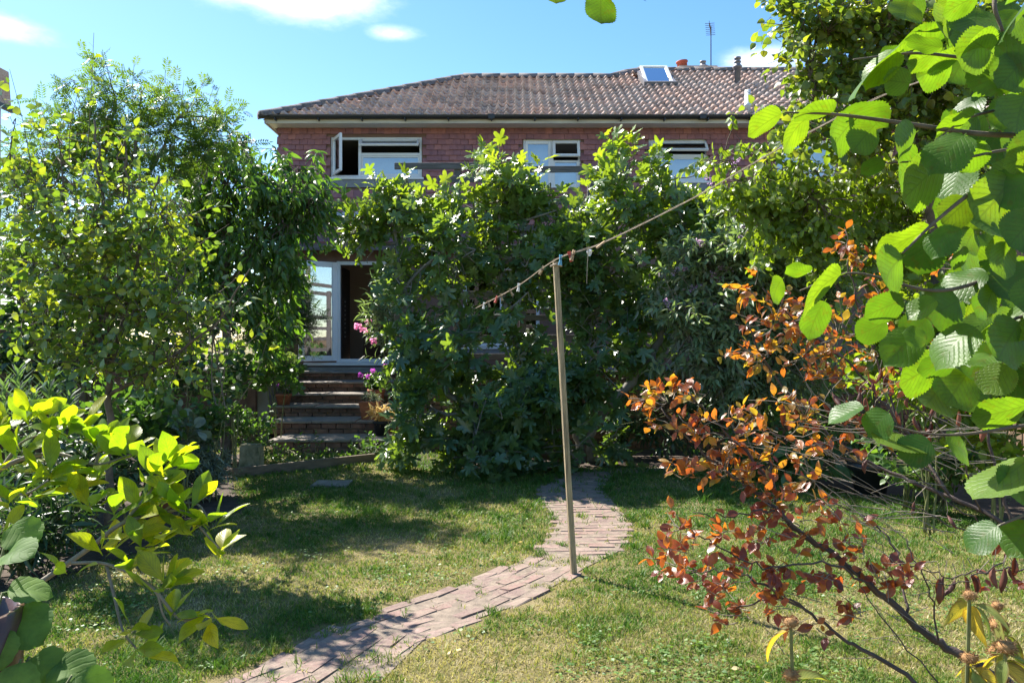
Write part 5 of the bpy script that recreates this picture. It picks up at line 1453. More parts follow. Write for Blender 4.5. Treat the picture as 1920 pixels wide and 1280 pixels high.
dw = thing('dogwood_shrub', (3.9, 8.6, 0), 'light green arching shrub with hanging pointed leaves under the pear tree', 'shrub')
B = np.array((3.9, 8.6, 0))
limbs = [([B, P(1640, 620, 8.6), P(1600, 440, 8.5), P(1540, 330, 8.4), P(1440, 300, 8.3)], .035, .008), ([B, P(1660, 560, 8.6), P(1700, 420, 8.5), P(1720, 340, 8.4)], .035, .008), ([B, P(1580, 560, 8.5), P(1480, 430, 8.4), P(1390, 360, 8.3)], .03, .008)]
lobes = [E(1440, 330, 8.3, 75, 48, 50), E(1400, 380, 8.3, 62, 52, 44), E(1500, 370, 8.3, 90, 62, 70), E(1590, 380, 8.4, 95, 70, 80), E(1690, 400, 8.5, 90, 75, 70), E(1480, 440, 8.4, 90, 42, 46), E(1600, 460, 8.4, 100, 50, 56), E(1780, 420, 8.5, 80, 80, 46), E(1720, 500, 8.5, 110, 60, 50), E(1860, 480, 8.5, 80, 90, 40), E(1360, 300, 8.3, 26, 50, 9)]
ex = [(P(1420, 310, 8.2), P(1378, 250, 8.2), 9), (P(1440, 290, 8.2), P(1400, 262, 8.2), 6), (P(1480, 320, 8.2), P(1440, 270, 8.2), 6)]
lobes = [(c, r, int(n * 1.4)) for c, r, n in lobes]
crown(dw, limbs, lobes, 'ovate', 'dogwood_leaf', .085, shoot=.34, nleaf=10, droop=1.1, up_bias=.2, n_ind=280, gravity=.3, extra=ex, limb_r=.010, leaf_up=(-.3, -.6, .6), roll=.6)
# back-of-border greenery
mound('tall_hedge', 'tall dark hedge closing the gap behind the left trees', 'hedge', 250, 520, 14.5, 300, 150, 520, 'ovate', 'dark_leaf', .14, n_ind=0, shoot=.4, nleaf=9, up=.3)
mound('border_shrub', 'bushy green shrub behind the smoke bush near the fence', 'shrub', 1700, 620, 7.6, 150, 120, 230, 'ovate', 'dogwood_leaf', .10, n_ind=150, up=.4)
mound('border_shrub', 'bright pointed leaved shrub behind the dried brown leaves', 'shrub', 1740, 715, 6.6, 70, 55, 60, 'lance', 'dogwood_leaf', .13, n_ind=120, up=.5)
mound('border_shrub', 'green shrub at the right edge behind the hazel', 'shrub', 1870, 760, 6.4, 110, 130, 170, 'ovate', 'dogwood_leaf', .10, n_ind=100, up=.4)
mound('border_plant', 'dark blue green plant low in the shade right of the fig trunk', 'plant', 1380, 745, 10.3, 60, 30, 40, 'lance', 'dark_leaf', .12, n_ind=60)
mound('border_plant', 'leafy perennial beside the hosta left of the dark pot', 'plant', 1460, 840, 9.2, 90, 52, 90, 'ovate', 'border_leaf', .09, n_ind=100)
mound('border_plant', 'low green foliage behind the dark pot', 'plant', 1760, 860, 7.4, 120, 60, 110, 'ovate', 'border_leaf', .09, n_ind=100)
mound('hedge_shrub', 'yellow green shrub glimpsed through the screen right of the fig', 'shrub', 1290, 575, 13.6, 100, 70, 160, 'ovate', 'dogwood_leaf', .10, n_ind=0, zmin=1.1)
mound('border_shrub', 'dark shrub added against the retaining wall, standing in for the shade right of the fig trunk', 'shrub', 1290, 770, 11.0, 150, 90, 150, 'lance', 'dark_leaf', .13, n_ind=100, up=.4)  # dark leaves put in where the wall lies in the fig's shade
mound('border_shrub', 'dark green shrub added to darken the retaining wall behind the smoke bush', 'shrub', 1500, 745, 10.7, 140, 75, 150, 'ovate', 'border_leaf', .12, n_ind=80, up=.4)  # added dark foliage covering brick and coping that came out too bright
ho = thing('hosta', (3.3, 8.7, 0), 'hosta clump with broad glossy leaves left of the dark pot', 'plant')
n = 60; a = rng.random(n) * 2 * PI; base = np.array((3.3, 8.7, .0)); sp = rng.uniform(.02, .30, n)
pos = base + np.stack([np.cos(a) * sp, np.sin(a) * sp, .42 - sp * .6 + rng.uniform(-.1, .14, n)], 1)
ax = np.stack([np.cos(a), np.sin(a), rng.uniform(-.5, .5, n)], 1)
scatter(ho, pos, ax, np.array((0, 0, 1)) + rng.normal(0, .25, (n, 3)), rng.uniform(.17, .26, n), 'hosta', 'hosta_leaf', n_ind=300)
m = MB()
for p_ in pos: m.tube([base, (base + p_) / 2 + np.array((0, 0, .06)), p_], .005, .004, 5, smooth=2, cap=False)
m.build('stalks', 'bark_green', ho, smooth=True)

# ------------------------------------------------------------------ smoke bush with autumn leaves
sb = thing('smoke_bush', (2.25, 2.75, 0), 'shrub with orange and dark red leaves on bare dark stems at lower right', 'shrub')
def P3(l): return [P(*q) for q in l]
B = np.array((2.25, 2.75, 0.0))
stems = [(P3([(1830, 1240, 3.0), (1740, 1190, 3.05), (1660, 1120, 3.1), (1570, 1045, 3.15), (1490, 990, 3.2), (1455, 930, 3.25), (1440, 860, 3.3)]), .017, .006),
         ([B, np.array((2.05, 2.9, .15)), P(1830, 1240, 3.0)], .022, .017),
         (P3([(1490, 990, 3.2), (1425, 930, 3.25), (1370, 890, 3.3), (1300, 830, 3.3), (1240, 765, 3.35)]), .009, .003),
         (P3([(1455, 930, 3.25), (1400, 850, 3.3), (1340, 790, 3.35), (1290, 735, 3.4)]), .007, .003),
         (P3([(1830, 1400, 2.8), (1720, 1280, 2.9), (1600, 1210, 3.0), (1520, 1150, 3.05), (1460, 1120, 3.05), (1380, 1140, 3.1)]), .010, .003),
         ([B, np.array((1.9, 2.85, .05)), P(1830, 1400, 2.8)], .013, .010),
         (P3([(1520, 1150, 3.05), (1400, 1080, 3.05), (1330, 1070, 3.05), (1255, 1080, 3.05)]), .005, .002),
         (P3([(1660, 1120, 3.1), (1560, 1060, 3.0), (1430, 1060, 3.0), (1340, 1020, 3.0), (1280, 985, 3.0)]), .005, .002),
         (P3([(1570, 1045, 3.15), (1450, 960, 3.1), (1380, 970, 3.1), (1300, 960, 3.1)]), .005, .002),
         (P3([(1700, 1150, 3.1), (1690, 1060, 3.2), (1640, 980, 3.3), (1560, 940, 3.3)]), .006, .002),
         (P3([(2000, 1150, 3.2), (1900, 1000, 3.5), (1780, 930, 3.7), (1650, 880, 3.9), (1540, 800, 4.0), (1450, 700, 4.1), (1400, 610, 4.1)]), .012, .004),
         ([B, np.array((2.5, 2.9, .3)), P(2000, 1150, 3.2)], .018, .012),
         (P3([(1780, 930, 3.7), (1690, 800, 3.9), (1600, 690, 4.0), (1500, 610, 4.1), (1430, 540, 4.1)]), .008, .003),
         (P3([(1690, 800, 3.9), (1640, 660, 4.0), (1600, 540, 4.0), (1590, 450, 4.0)]), .006, .003),
         (P3([(1900, 1000, 3.5), (1850, 800, 3.6), (1810, 620, 3.7), (1800, 480, 3.7)]), .008, .003),
         (P3([(1650, 880, 3.9), (1500, 830, 3.8), (1420, 800, 3.8), (1370, 760, 3.8)]), .006, .002),
         (P3([(1780, 930, 3.7), (1720, 860, 3.6), (1660, 760, 3.6), (1600, 715, 3.6), (1520, 710, 3.6)]), .0045, .002),
         (P3([(1840, 960, 3.6), (1800, 860, 3.5), (1730, 770, 3.5), (1650, 730, 3.5)]), .0045, .002),
         (P3([(1880, 1010, 3.4), (1780, 985, 3.3), (1660, 935, 3.3), (1560, 925, 3.3), (1500, 960, 3.3)]), .0035, .0015),
         (P3([(1890, 1000, 3.4), (1790, 950, 3.4), (1650, 830, 3.5), (1560, 790, 3.5), (1480, 760, 3.5)]), .0035, .0015),
         (P3([(1960, 1060, 3.0), (1850, 1070, 3.0), (1770, 1080, 3.0), (1680, 1050, 3.0), (1640, 1010, 3.0)]), .0035, .0015),
         (P3([(1960, 1000, 3.0), (1880, 1050, 2.95), (1800, 1090, 2.95), (1720, 1085, 2.95)]), .0035, .0015),
         (P3([(1760, 1200, 3.0), (1740, 1100, 3.0), (1700, 1010, 3.05)]), .004, .002),
         (P3([(1760, 1280, 2.9), (1650, 1150, 2.95), (1590, 1060, 3.0)]), .003, .0015)]
m = MB()
for pts, r0, r1 in stems:
    q = catmull(np.array(pts), 7); q[1:-1] += rng.normal(0, .006, q[1:-1].shape); m.tube(q, r0, r1, 7)
m.build('stems', 'bark_dark', sb, smooth=True)
twg = MB(); pos = []; axs = []; szs = []; tin = []; dpos = []; dax = []
def leafy(pxs, n, d, rx, ry, tlo, thi, size=.058, along=None):
    n = int(n * (1.2 if d > 3.55 else 1.0))
    c = P(pxs[0], pxs[1], d); s_ = d / F
    for k in range(n):
        u = nrm(rng.normal(0, 1, 3)) * rng.random() ** .5
        tip = c + u * np.array((rx * s_ * 1.3, .17, ry * s_ * 1.3))
        st_ = c + (tip - c) * .25 + rng.normal(0, .01, 3) + np.array((.03, 0, -.02))
        twg.tube([st_, (st_ + tip) / 2 + rng.normal(0, .01, 3), tip], .0022, .0012, 4, smooth=2, cap=False)
        dvv = nrm(tip - st_ + np.array((-.02, 0, .02)))
        e1 = nrm(np.cross(dvv, (.2, .3, .9))); e2 = np.cross(dvv, e1)
        for j in range(random.randint(3, 5)):
            a_ = random.random() * 6.28; tt = random.uniform(.45, 1.0)
            pos.append(st_ + (tip - st_) * tt); axs.append(dvv * .6 + (math.cos(a_) * e1 + S(a_) * e2) * .8 + np.array((0, 0, -.25)) + rng.normal(0, .15, 3))
            szs.append(size * random.uniform(.7, 1.25)); tin.append(random.uniform(tlo * .5, min(1.0, thi + .12)))
for a in [((1240, 745), 10, 3.35, 55, 26, .35, .95), ((1300, 740), 8, 3.4, 45, 30, .4, 1), ((1290, 800), 12, 3.3, 60, 40, .4, 1), ((1360, 810), 10, 3.3, 55, 40, .5, 1), ((1340, 870), 12, 3.3, 60, 40, .4, .95), ((1410, 850), 10, 3.3, 50, 50, .4, .9), ((1260, 880), 6, 3.3, 35, 22, .5, 1),
          ((1450, 820), 10, 3.4, 60, 45, .5, 1), ((1400, 900), 10, 3.25, 50, 30, .2, .8), ((1440, 940), 10, 3.2, 50, 40, .0, .6), ((1480, 970), 9, 3.2, 50, 35, .0, .5), ((1265, 985), 6, 3.0, 35, 35, .1, .6), ((1330, 990), 5, 3.05, 45, 25, .1, .5), ((1250, 1060), 6, 3.05, 40, 28, .1, .5), ((1310, 1070), 7, 3.05, 50, 30, .1, .5),
          ((1390, 1060), 6, 3.0, 50, 35, .0, .5), ((1460, 1040), 7, 3.05, 60, 35, .0, .45), ((1380, 1140), 6, 3.1, 45, 35, .0, .5), ((1460, 1120), 6, 3.05, 45, 30, .0, .45), ((1540, 1060), 8, 3.1, 60, 40, .0, .5), ((1600, 1030), 7, 3.1, 55, 40, .0, .5), ((1560, 960), 7, 3.2, 60, 30, .2, .8), ((1640, 1090), 7, 3.1, 50, 40, .0, .4), ((1700, 1080), 5, 3.0, 45, 40, .0, .4), ((1600, 1140), 5, 3.0, 50, 30, .0, .4), ((1510, 1160), 3, 3.0, 40, 25, .0, .4),
          ((1400, 540), 8, 4.1, 35, 40, .3, .8), ((1440, 600), 14, 4.1, 60, 45, .4, 1), ((1500, 580), 14, 4.1, 60, 50, .4, 1), ((1420, 660), 14, 4.05, 55, 40, .5, 1), ((1490, 660), 14, 4.0, 65, 45, .4, 1), ((1560, 620), 14, 4.0, 65, 55, .4, 1), ((1570, 700), 12, 4.0, 60, 40, .3, .9), ((1640, 660), 12, 4.0, 60, 50, .3, .9), ((1650, 560), 9, 4.0, 50, 50, .3, .9), ((1700, 620), 9, 3.9, 50, 50, .2, .8), ((1580, 445), 6, 4.0, 35, 30, .2, .6), ((1600, 480), 6, 4.0, 40, 25, .3, .8),
          ((1800, 490), 9, 3.7, 50, 40, .2, .7), ((1830, 550), 6, 3.7, 40, 40, .2, .7), ((1400, 770), 8, 3.8, 40, 30, .5, 1), ((1500, 770), 10, 3.6, 60, 40, .4, 1), ((1540, 850), 7, 3.5, 55, 30, .4, .9), ((1700, 700), 7, 3.6, 60, 40, .2, .7), ((1880, 1080), 4, 3.0, 40, 30, .0, .3), ((1270, 1020), 6, 3.0, 45, 40, .0, .5), ((1340, 1100), 6, 3.05, 50, 35, .0, .5), ((1420, 1010), 6, 3.1, 50, 35, .0, .5), ((1500, 900), 7, 3.3, 60, 40, .2, .9), ((1560, 780), 8, 3.7, 60, 40, .3, .9), ((1620, 800), 7, 3.7, 60, 40, .2, .8)]:
    leafy(*a)
scatter(sb, pos, axs, np.array((-.2, -.4, .9)) + rng.normal(0, .7, (len(pos), 3)), szs, 'smoke', 'smoke_leaf', n_ind=300, tint=np.array(tin), nvar=10)
for k, (px, py, d) in enumerate([(1650, 690, 3.6), (1665, 700, 3.6), (1640, 715, 3.6), (1670, 665, 3.6), (1700, 740, 3.55), (1725, 720, 3.5), (1745, 735, 3.5), (1715, 780, 3.5), (1735, 800, 3.5), (1745, 790, 3.5), (1760, 755, 3.5), (1813, 695, 3.3), (1820, 740, 3.4), (1795, 770, 3.4), (1760, 1085, 2.95), (1770, 1080, 2.95), (1790, 1085, 2.95), (1806, 1080, 2.95), (1822, 1075, 2.95), (1833, 1080, 2.95),
                               (1862, 1060, 2.95), (1880, 1065, 2.95), (1895, 1062, 2.95), (1905, 1045, 2.95), (1880, 1020, 3.0), (1900, 1010, 3.0), (1625, 745, 3.6), (1605, 755, 3.6), (1590, 750, 3.6), (1560, 735, 3.6), (1715, 940, 3.3), (1775, 965, 3.2), (1625, 860, 3.4), (1470, 760, 3.6), (1490, 755, 3.6), (1520, 745, 3.6), (1850, 790, 3.4), (1640, 760, 3.6), (1680, 770, 3.6), (1610, 735, 3.6), (1585, 765, 3.6), (1545, 755, 3.6)]):
    p_ = P(px, py, d); dpos.append(p_); dax.append((random.gauss(0, .25), random.gauss(0, .25), -1))
    twg.tube([p_ + np.array((random.uniform(-.03, .05), 0, .06)), p_ + np.array((.005, 0, .02)), p_], .0018, .0012, 4, cap=False)
scatter(sb, dpos, dax, rng.normal(0, 1, (len(dpos), 3)), rng.uniform(.055, .095, len(dpos)), 'curled', 'dried_leaf', part='dried_leaf', n_ind=300)
for k in range(70):
    a = P(random.uniform(1550, 1900), random.uniform(760, 1000), random.uniform(3.2, 3.7)); b_ = a + np.array((-random.uniform(.1, .4), random.uniform(-.1, .1), random.uniform(-.02, .2)))
    twg.tube([a, (a + b_) / 2 + rng.normal(0, .025, 3), b_], .0022, .001, 4, smooth=3, cap=False)
for k in range(30):
    a = P(random.uniform(1450, 1800), random.uniform(1000, 1240), random.uniform(2.95, 3.1)); b_ = a + np.array((-random.uniform(.05, .25), random.uniform(-.05, .05), random.uniform(-.02, .16)))
    twg.tube([a, (a + b_) / 2 + rng.normal(0, .02, 3), b_], .0018, .0008, 4, smooth=3, cap=False)
twg.build('twigs', 'bark_pale', sb, smooth=True, kind='stuff')

# ------------------------------------------------------------------ phlomis seed heads bottom right
def phlomis(label, px, py, d, tiers, n_leaf):
    tp = P(px, py, d); base = np.array((tp[0] + .02, d + .03, 0))
    t = thing('dried_flower_stem', base, label, 'plant', 'dried whorled flower stems at lower right')
    m = MB(); m.tube([base, (base + tp) / 2 + rng.normal(0, .01, 3), tp], .006, .005, 7, smooth=4); m.build('stem', 'bark_green', t)
    dirv = nrm(base - tp)
    for k, (off, r) in enumerate(tiers):
        r *= .78
        c = tp + dirv * off; n = 170
        u = nrm(rng.normal(0, 1, (n, 3))); u[:, 2] *= .75
        scatter(t, c + u * r * .7, u + rng.normal(0, .2, u.shape), rng.normal(0, 1, u.shape), r * .42, 'linear', 'seed_cup', rest='seed_cup')
        mm = MB(); mm.lathe(c - np.array((0, 0, r * .6)), [(0, 0), (r * .6, r * .2), (r * .82, r * .6), (r * .6, r * 1.0), (0, r * 1.15)], 12); mm.build('seed_head', 'seedhead', t, smooth=True)
    pos = []; ax = []
    for k in range(n_leaf):
        off = random.choice(tiers)[0] + .02; c = tp + dirv * off; a_ = random.random() * 6.28
        pos.append(c); ax.append((math.cos(a_) * .8, S(a_) * .8, random.uniform(-1.2, .2)))
    if pos: scatter(t, pos, ax, np.array((0, 0, 1)) + rng.normal(0, .4, (len(pos), 3)), rng.uniform(.07, .13, len(pos)), 'lance', 'phlomis_leaf', n_ind=99)
phlomis('two tiered dried brown seed head stem left of the smoke bush trunk', 1482, 1160, 2.25, [(.01, .030), (.16, .034)], 3)
phlomis('tall dried seed head stem with wilted leaves near the lower right corner', 1870, 1135, 2.05, [(.0, .022), (.05, .034), (.12, .034)], 10)
phlomis('dried seed head with broad wilted yellow green leaves at the lower right corner', 1885, 1212, 1.95, [(.0, .036), (.10, .03)], 10)
phlomis('dried seed head stem with yellowing leaves left of the other corner stems', 1818, 1115, 2.0, [(.0, .024), (.16, .03)], 9)

# ------------------------------------------------------------------ magnolia at left
mg = thing('magnolia', (-2.3, 2.2, 0), 'magnolia branches with glowing yellow green leaves at lower left', 'shrub')
m = MB()
mst = [P3([(-420, 1500, 2.1), (-150, 1250, 2.15), (0, 1140, 2.2), (70, 1095, 2.25), (170, 1025, 2.3), (230, 980, 2.3), (300, 962, 2.35), (345, 958, 2.35), (385, 1000, 2.35), (420, 1040, 2.35)]),
       P3([(135, 1055, 2.27), (190, 1055, 2.25), (240, 1072, 2.22), (290, 1105, 2.2), (305, 1150, 2.2), (320, 1172, 2.2)]), P3([(200, 1060, 2.25), (215, 1120, 2.2), (230, 1180, 2.15), (255, 1215, 2.12)]),
       P3([(-420, 1450, 2.3), (-120, 1000, 2.4), (0, 880, 2.45), (100, 850, 2.5), (180, 870, 2.5), (250, 850, 2.5)]), P3([(0, 880, 2.45), (40, 830, 2.5), (90, 810, 2.5)]), P3([(100, 850, 2.5), (130, 910, 2.45), (170, 950, 2.4)]),
       P3([(180, 870, 2.5), (190, 830, 2.5), (200, 810, 2.55)]), P3([(230, 980, 2.3), (275, 930, 2.35), (290, 905, 2.4), (300, 880, 2.4)]), P3([(300, 962, 2.35), (330, 945, 2.35), (370, 945, 2.35), (392, 975, 2.35)]), P3([(-100, 1000, 2.3), (0, 930, 2.3), (50, 925, 2.3), (90, 900, 2.3)]), P3([(290, 1105, 2.2), (340, 1160, 2.2), (390, 1150, 2.2)])]
for i, q in enumerate(mst):
    r0 = .011 if i in (0, 3) else .005
    m.tube(catmull(np.array(q), 7), r0, .0025, 7)
m.tube(catmull(np.array([np.array((-2.3, 2.2, 0)), np.array((-2.2, 2.15, .25)), P(-420, 1500, 2.1)]), 5), .02, .011, 8)
m.tube(catmull(np.array([np.array((-2.3, 2.2, 0)), np.array((-2.25, 2.3, .3)), P(-420, 1450, 2.3)]), 5), .02, .011, 8)
m.build('branches', 'bark_pale', mg, smooth=True)
clus = [(20, 800, 2.5, 5), (60, 790, 2.5, 6), (100, 808, 2.5, 6), (130, 815, 2.5, 5), (40, 850, 2.45, 5), (175, 835, 2.5, 5), (205, 838, 2.55, 7), (245, 850, 2.5, 6), (185, 893, 2.5, 6), (85, 893, 2.4, 6), (10, 880, 2.4, 4), (130, 925, 2.42, 5), (170, 955, 2.4, 6), (65, 940, 2.3, 4), (20, 945, 2.3, 4),
        (300, 882, 2.4, 6), (320, 870, 2.42, 5), (288, 910, 2.4, 6), (225, 972, 2.32, 5), (255, 955, 2.35, 5), (290, 945, 2.38, 5), (330, 945, 2.35, 5), (360, 955, 2.35, 4), (395, 992, 2.35, 6), (350, 1005, 2.33, 5), (420, 1040, 2.35, 6), (200, 1030, 2.28, 6), (245, 1005, 2.3, 6), (245, 1065, 2.22, 5), (300, 1015, 2.3, 5), (300, 1110, 2.2, 7), (320, 1095, 2.2, 5), (330, 1160, 2.18, 5), (390, 1150, 2.2, 5), (235, 1178, 2.15, 4), (258, 1217, 2.12, 4), (150, 800, 2.55, 4), (10, 1000, 2.2, 3), (-20, 830, 2.4, 5), (-15, 900, 2.3, 5), (275, 1030, 2.3, 4), (130, 1075, 2.25, 2)]
pos = []; ax = []; sz = []
for px, py, d, n in clus:
    c = P(px, py, d); lean = np.array((random.uniform(-.2, .7), random.uniform(-.5, .3), random.uniform(.3, 1.0)))
    if py > 1130: lean[2] = random.uniform(-.5, .2)
    a0 = random.random() * 6.28
    for k in range(n + 1):
        a_ = a0 + k * 2.4; pos.append(c + rng.normal(0, .012, 3)); ax.append(nrm(lean) * .75 + np.array((math.cos(a_), S(a_), .15 * math.cos(k))) * .75)
        sz.append(random.uniform(.085, .13) * (1 if py < 1000 else .88))
scatter(mg, pos, ax, np.array((-.3, -.3, .9)) + rng.normal(0, .5, (len(pos), 3)), sz, 'obovate', 'magnolia_leaf', n_ind=300, nvar=12)

# glazed pot with big leaves at the lower left corner
c = P(-78, 1290, 1.9); c[2] -= .12
t = pot('garden_pot', 'brown glazed pot with broad leaves cut off at the lower left corner', (c[0], c[1], 0), .125, c[2] + .30, 'brown_glaze')
hl = thing('hollyhock', (c[0] + .06, c[1] - .12, 0), 'broad round leaved plant in the lower left corner', 'plant')
pos = []; ax = []; up_ = []; sz = []
m = MB(); base = np.array((c[0] + .06, c[1] - .12, 0))
for px, py, d, s_, a_ in ((20, 1145, 1.95, .12, (.7, -.4, -.25)), (5, 1110, 1.95, .10, (.6, .2, .1)), (55, 1230, 1.9, .10, (.7, -.3, -.2)), (100, 1245, 1.9, .11, (.8, -.4, .0)), (40, 1235, 1.85, .11, (.2, -.8, -.6)), (135, 1265, 1.85, .10, (.8, -.3, -.3)), (0, 1180, 1.9, .09, (.3, -.7, -.4)), (10, 1040, 2.0, .10, (.5, -.4, .3)), (20, 980, 2.05, .10, (.5, -.3, -.2))):
    p_ = P(px, py, d); pos.append(p_); ax.append(a_); up_.append((-.2, -.5, .8)); sz.append(s_); m.tube([base, (base + p_) / 2 + np.array((-.05, 0, .1)), p_], .004, .003, 6, smooth=4)
scatter(hl, pos, ax, np.array(up_), sz, 'round', 'hollyhock_leaf', n_ind=99)
m.build('stalks', 'bark_green', hl, smooth=True)

# ------------------------------------------------------------------ hazel branches in the right foreground
hz = thing('hazel', (2.6, 1.7, 0), 'hazel branches with large veined leaves hanging over the right side', 'tree')
m = MB()
hst = [([np.array((2.6, 1.7, 0)), np.array((2.5, 1.7, 1.0)), np.array((2.2, 1.65, 1.9)), np.array((1.85, 1.6, 2.5))], .03, .018), (P3([(2700, 150, 1.7), (2300, 230, 1.65), (2000, 250, 1.6), (1850, 252, 1.55), (1700, 232, 1.5), (1570, 215, 1.48), (1470, 211, 1.46)]), .009, .0016),
       (P3([(2100, -200, 1.6), (1900, -60, 1.55), (1865, 0, 1.5), (1880, 60, 1.5)]), .007, .003), (P3([(2500, 100, 1.7), (2050, 280, 1.6), (1920, 322, 1.55), (1840, 350, 1.5), (1760, 410, 1.48), (1692, 475, 1.46)]), .008, .002), (P3([(2300, 230, 1.65), (1960, 205, 1.6), (1830, 216, 1.55), (1755, 262, 1.5)]), .005, .0016),
       (P3([(2050, 280, 1.6), (1900, 280, 1.55), (1800, 297, 1.5), (1662, 306, 1.48)]), .004, .0015), (P3([(2300, 330, 1.7), (2000, 470, 1.6), (1860, 520, 1.55), (1750, 545, 1.5), (1600, 512, 1.5), (1500, 545, 1.5)]), .006, .0015), (P3([(2400, 420, 1.7), (2050, 600, 1.6), (1920, 660, 1.55), (1830, 700, 1.5)]), .006, .002),
       (P3([(2400, 500, 1.8), (2050, 760, 1.65), (1900, 800, 1.6), (1760, 815, 1.6), (1640, 790, 1.6)]), .006, .0015), (P3([(2500, 40, 1.7), (2000, 90, 1.6), (1850, 110, 1.5), (1720, 100, 1.48), (1600, 112, 1.46)]), .006, .0015), (P3([(2400, 560, 1.7), (2050, 900, 1.6), (1930, 960, 1.6), (1860, 990, 1.6)]), .006, .002), (P3([(2300, 330, 1.7), (1980, 560, 1.5), (1900, 600, 1.45), (1860, 650, 1.45)]), .005, .002),
       (P3([(1900, -250, 1.6), (1500, -160, 1.45), (1250, -60, 1.4), (1125, -18, 1.38), (1040, -30, 1.38), (960, -25, 1.38)]), .007, .0015), ([np.array((1.85, 1.6, 2.5)), P(2100, -250, 1.6), P(1900, -250, 1.6)], .014, .008), ([np.array((2.2, 1.65, 1.9)), P(2700, 150, 1.7)], .012, .009), ([np.array((2.3, 1.68, 1.6)), P(2500, 100, 1.7)], .01, .008), ([np.array((2.4, 1.7, 1.3)), P(2300, 330, 1.7)], .01, .007), ([np.array((2.5, 1.7, 1.0)), P(2400, 500, 1.8)], .01, .006), ([np.array((2.45, 1.7, 1.1)), P(2400, 420, 1.7)], .01, .006), ([np.array((2.52, 1.7, .9)), P(2400, 560, 1.7)], .01, .006), ([np.array((2.3, 1.66, 1.7)), P(2500, 40, 1.7)], .01, .007)]
for pts, r0, r1 in hst: m.tube(catmull(np.array(pts), 7), r0, r1, 7)
m.build('branches', 'bark', hz, smooth=True)
HL = [(1472, 210, 1388, 254, 46), (1522, 215, 1440, 272, 62), (1568, 212, 1482, 188, 46), (1607, 222, 1533, 287, 64), (1570, 215, 1668, 205, 40), (1642, 233, 1588, 290, 62), (1712, 156, 1648, 152, 54), (1695, 97, 1560, 142, 34), (1692, 95, 1603, 147, 50), (1772, 90, 1690, 132, 44), (1772, 90, 1685, 78, 32), (1862, 55, 1782, 138, 84), (1930, 150, 1830, 110, 120), (1840, -8, 1752, 22, 60),
      (1925, 25, 1845, 52, 50), (1925, 175, 1882, 280, 85), (1832, 215, 1738, 237, 38), (1812, 250, 1745, 302, 55), (1776, 297, 1678, 380, 82), (1850, 260, 1800, 335, 56), (1722, 245, 1665, 288, 46), (1662, 302, 1608, 318, 34), (1585, 512, 1462, 562, 52), (1470, 520, 1428, 566, 42), (1522, 512, 1466, 502, 24), (1550, 560, 1498, 634, 52), (1698, 478, 1612, 545, 78), (1700, 560, 1608, 595, 62), (1668, 602, 1592, 634, 60),
      (1742, 432, 1724, 514, 78), (1752, 425, 1628, 484, 40), (1804, 560, 1728, 605, 72), (1836, 610, 1728, 668, 68), (1858, 510, 1748, 534, 50), (1930, 492, 1862, 574, 92), (1872, 530, 1828, 588, 48), (1915, 600, 1850, 692, 76), (1935, 560, 1890, 660, 66), (1893, 680, 1842, 748, 66), (1862, 664, 1810, 692, 32), (1892, 448, 1858, 524, 48), (1940, 755, 1806, 796, 56), (1945, 850, 1812, 948, 60), (1625, 760, 1538, 792, 36), (1668, 768, 1618, 828, 60),
      (1640, 832, 1738, 814, 42), (1752, 828, 1678, 864, 70), (1770, 830, 1842, 842, 46), (1876, 982, 1798, 1034, 60), (1128, -16, 1121, 64, 62), (1040, -42, 1036, 18, 48), (1172, -52, 1172, 22, 40), (940, -50, 940, 6, 40), (1945, 330, 1850, 380, 92), (1900, 330, 1830, 430, 80), (1950, 400, 1870, 470, 90), (1820, 370, 1760, 425, 70), (1945, 290, 1870, 310, 60), (1830, 430, 1790, 480, 44), (1940, 690, 1880, 740, 70), (1950, 620, 1900, 720, 70),
      (1790, 420, 1740, 470, 44), (1905, 350, 1820, 372, 40), (1960, 240, 1900, 330, 90), (1930, 100, 1860, 180, 90), (1900, 90, 1830, 150, 70), (1760, 560, 1690, 600, 46), (1950, 900, 1860, 915, 70), (1940, 980, 1880, 1030, 60), (1960, 520, 1910, 600, 80), (1860, 100, 1800, 60, 60), (1700, 100, 1640, 110, 40), (1820, 470, 1770, 500, 30), (1740, 640, 1690, 622, 40), (1690, 40, 1640, 30, 0)]
for k in range(92):      # further layers of leaves behind
    x0 = random.uniform(1690, 1970); y0 = random.uniform(-120, 730)
    if x0 < 1700 + 90 * abs(math.sin(y0 * .01)): x0 += 110
    a_ = random.uniform(1.7, 4.2); l_ = random.uniform(55, 100)
    HL.append((x0, y0, x0 + math.cos(a_) * l_, y0 + abs(math.sin(a_)) * l_, random.uniform(40, 85)))
pos = []; ax = []; upv = []; sz = []
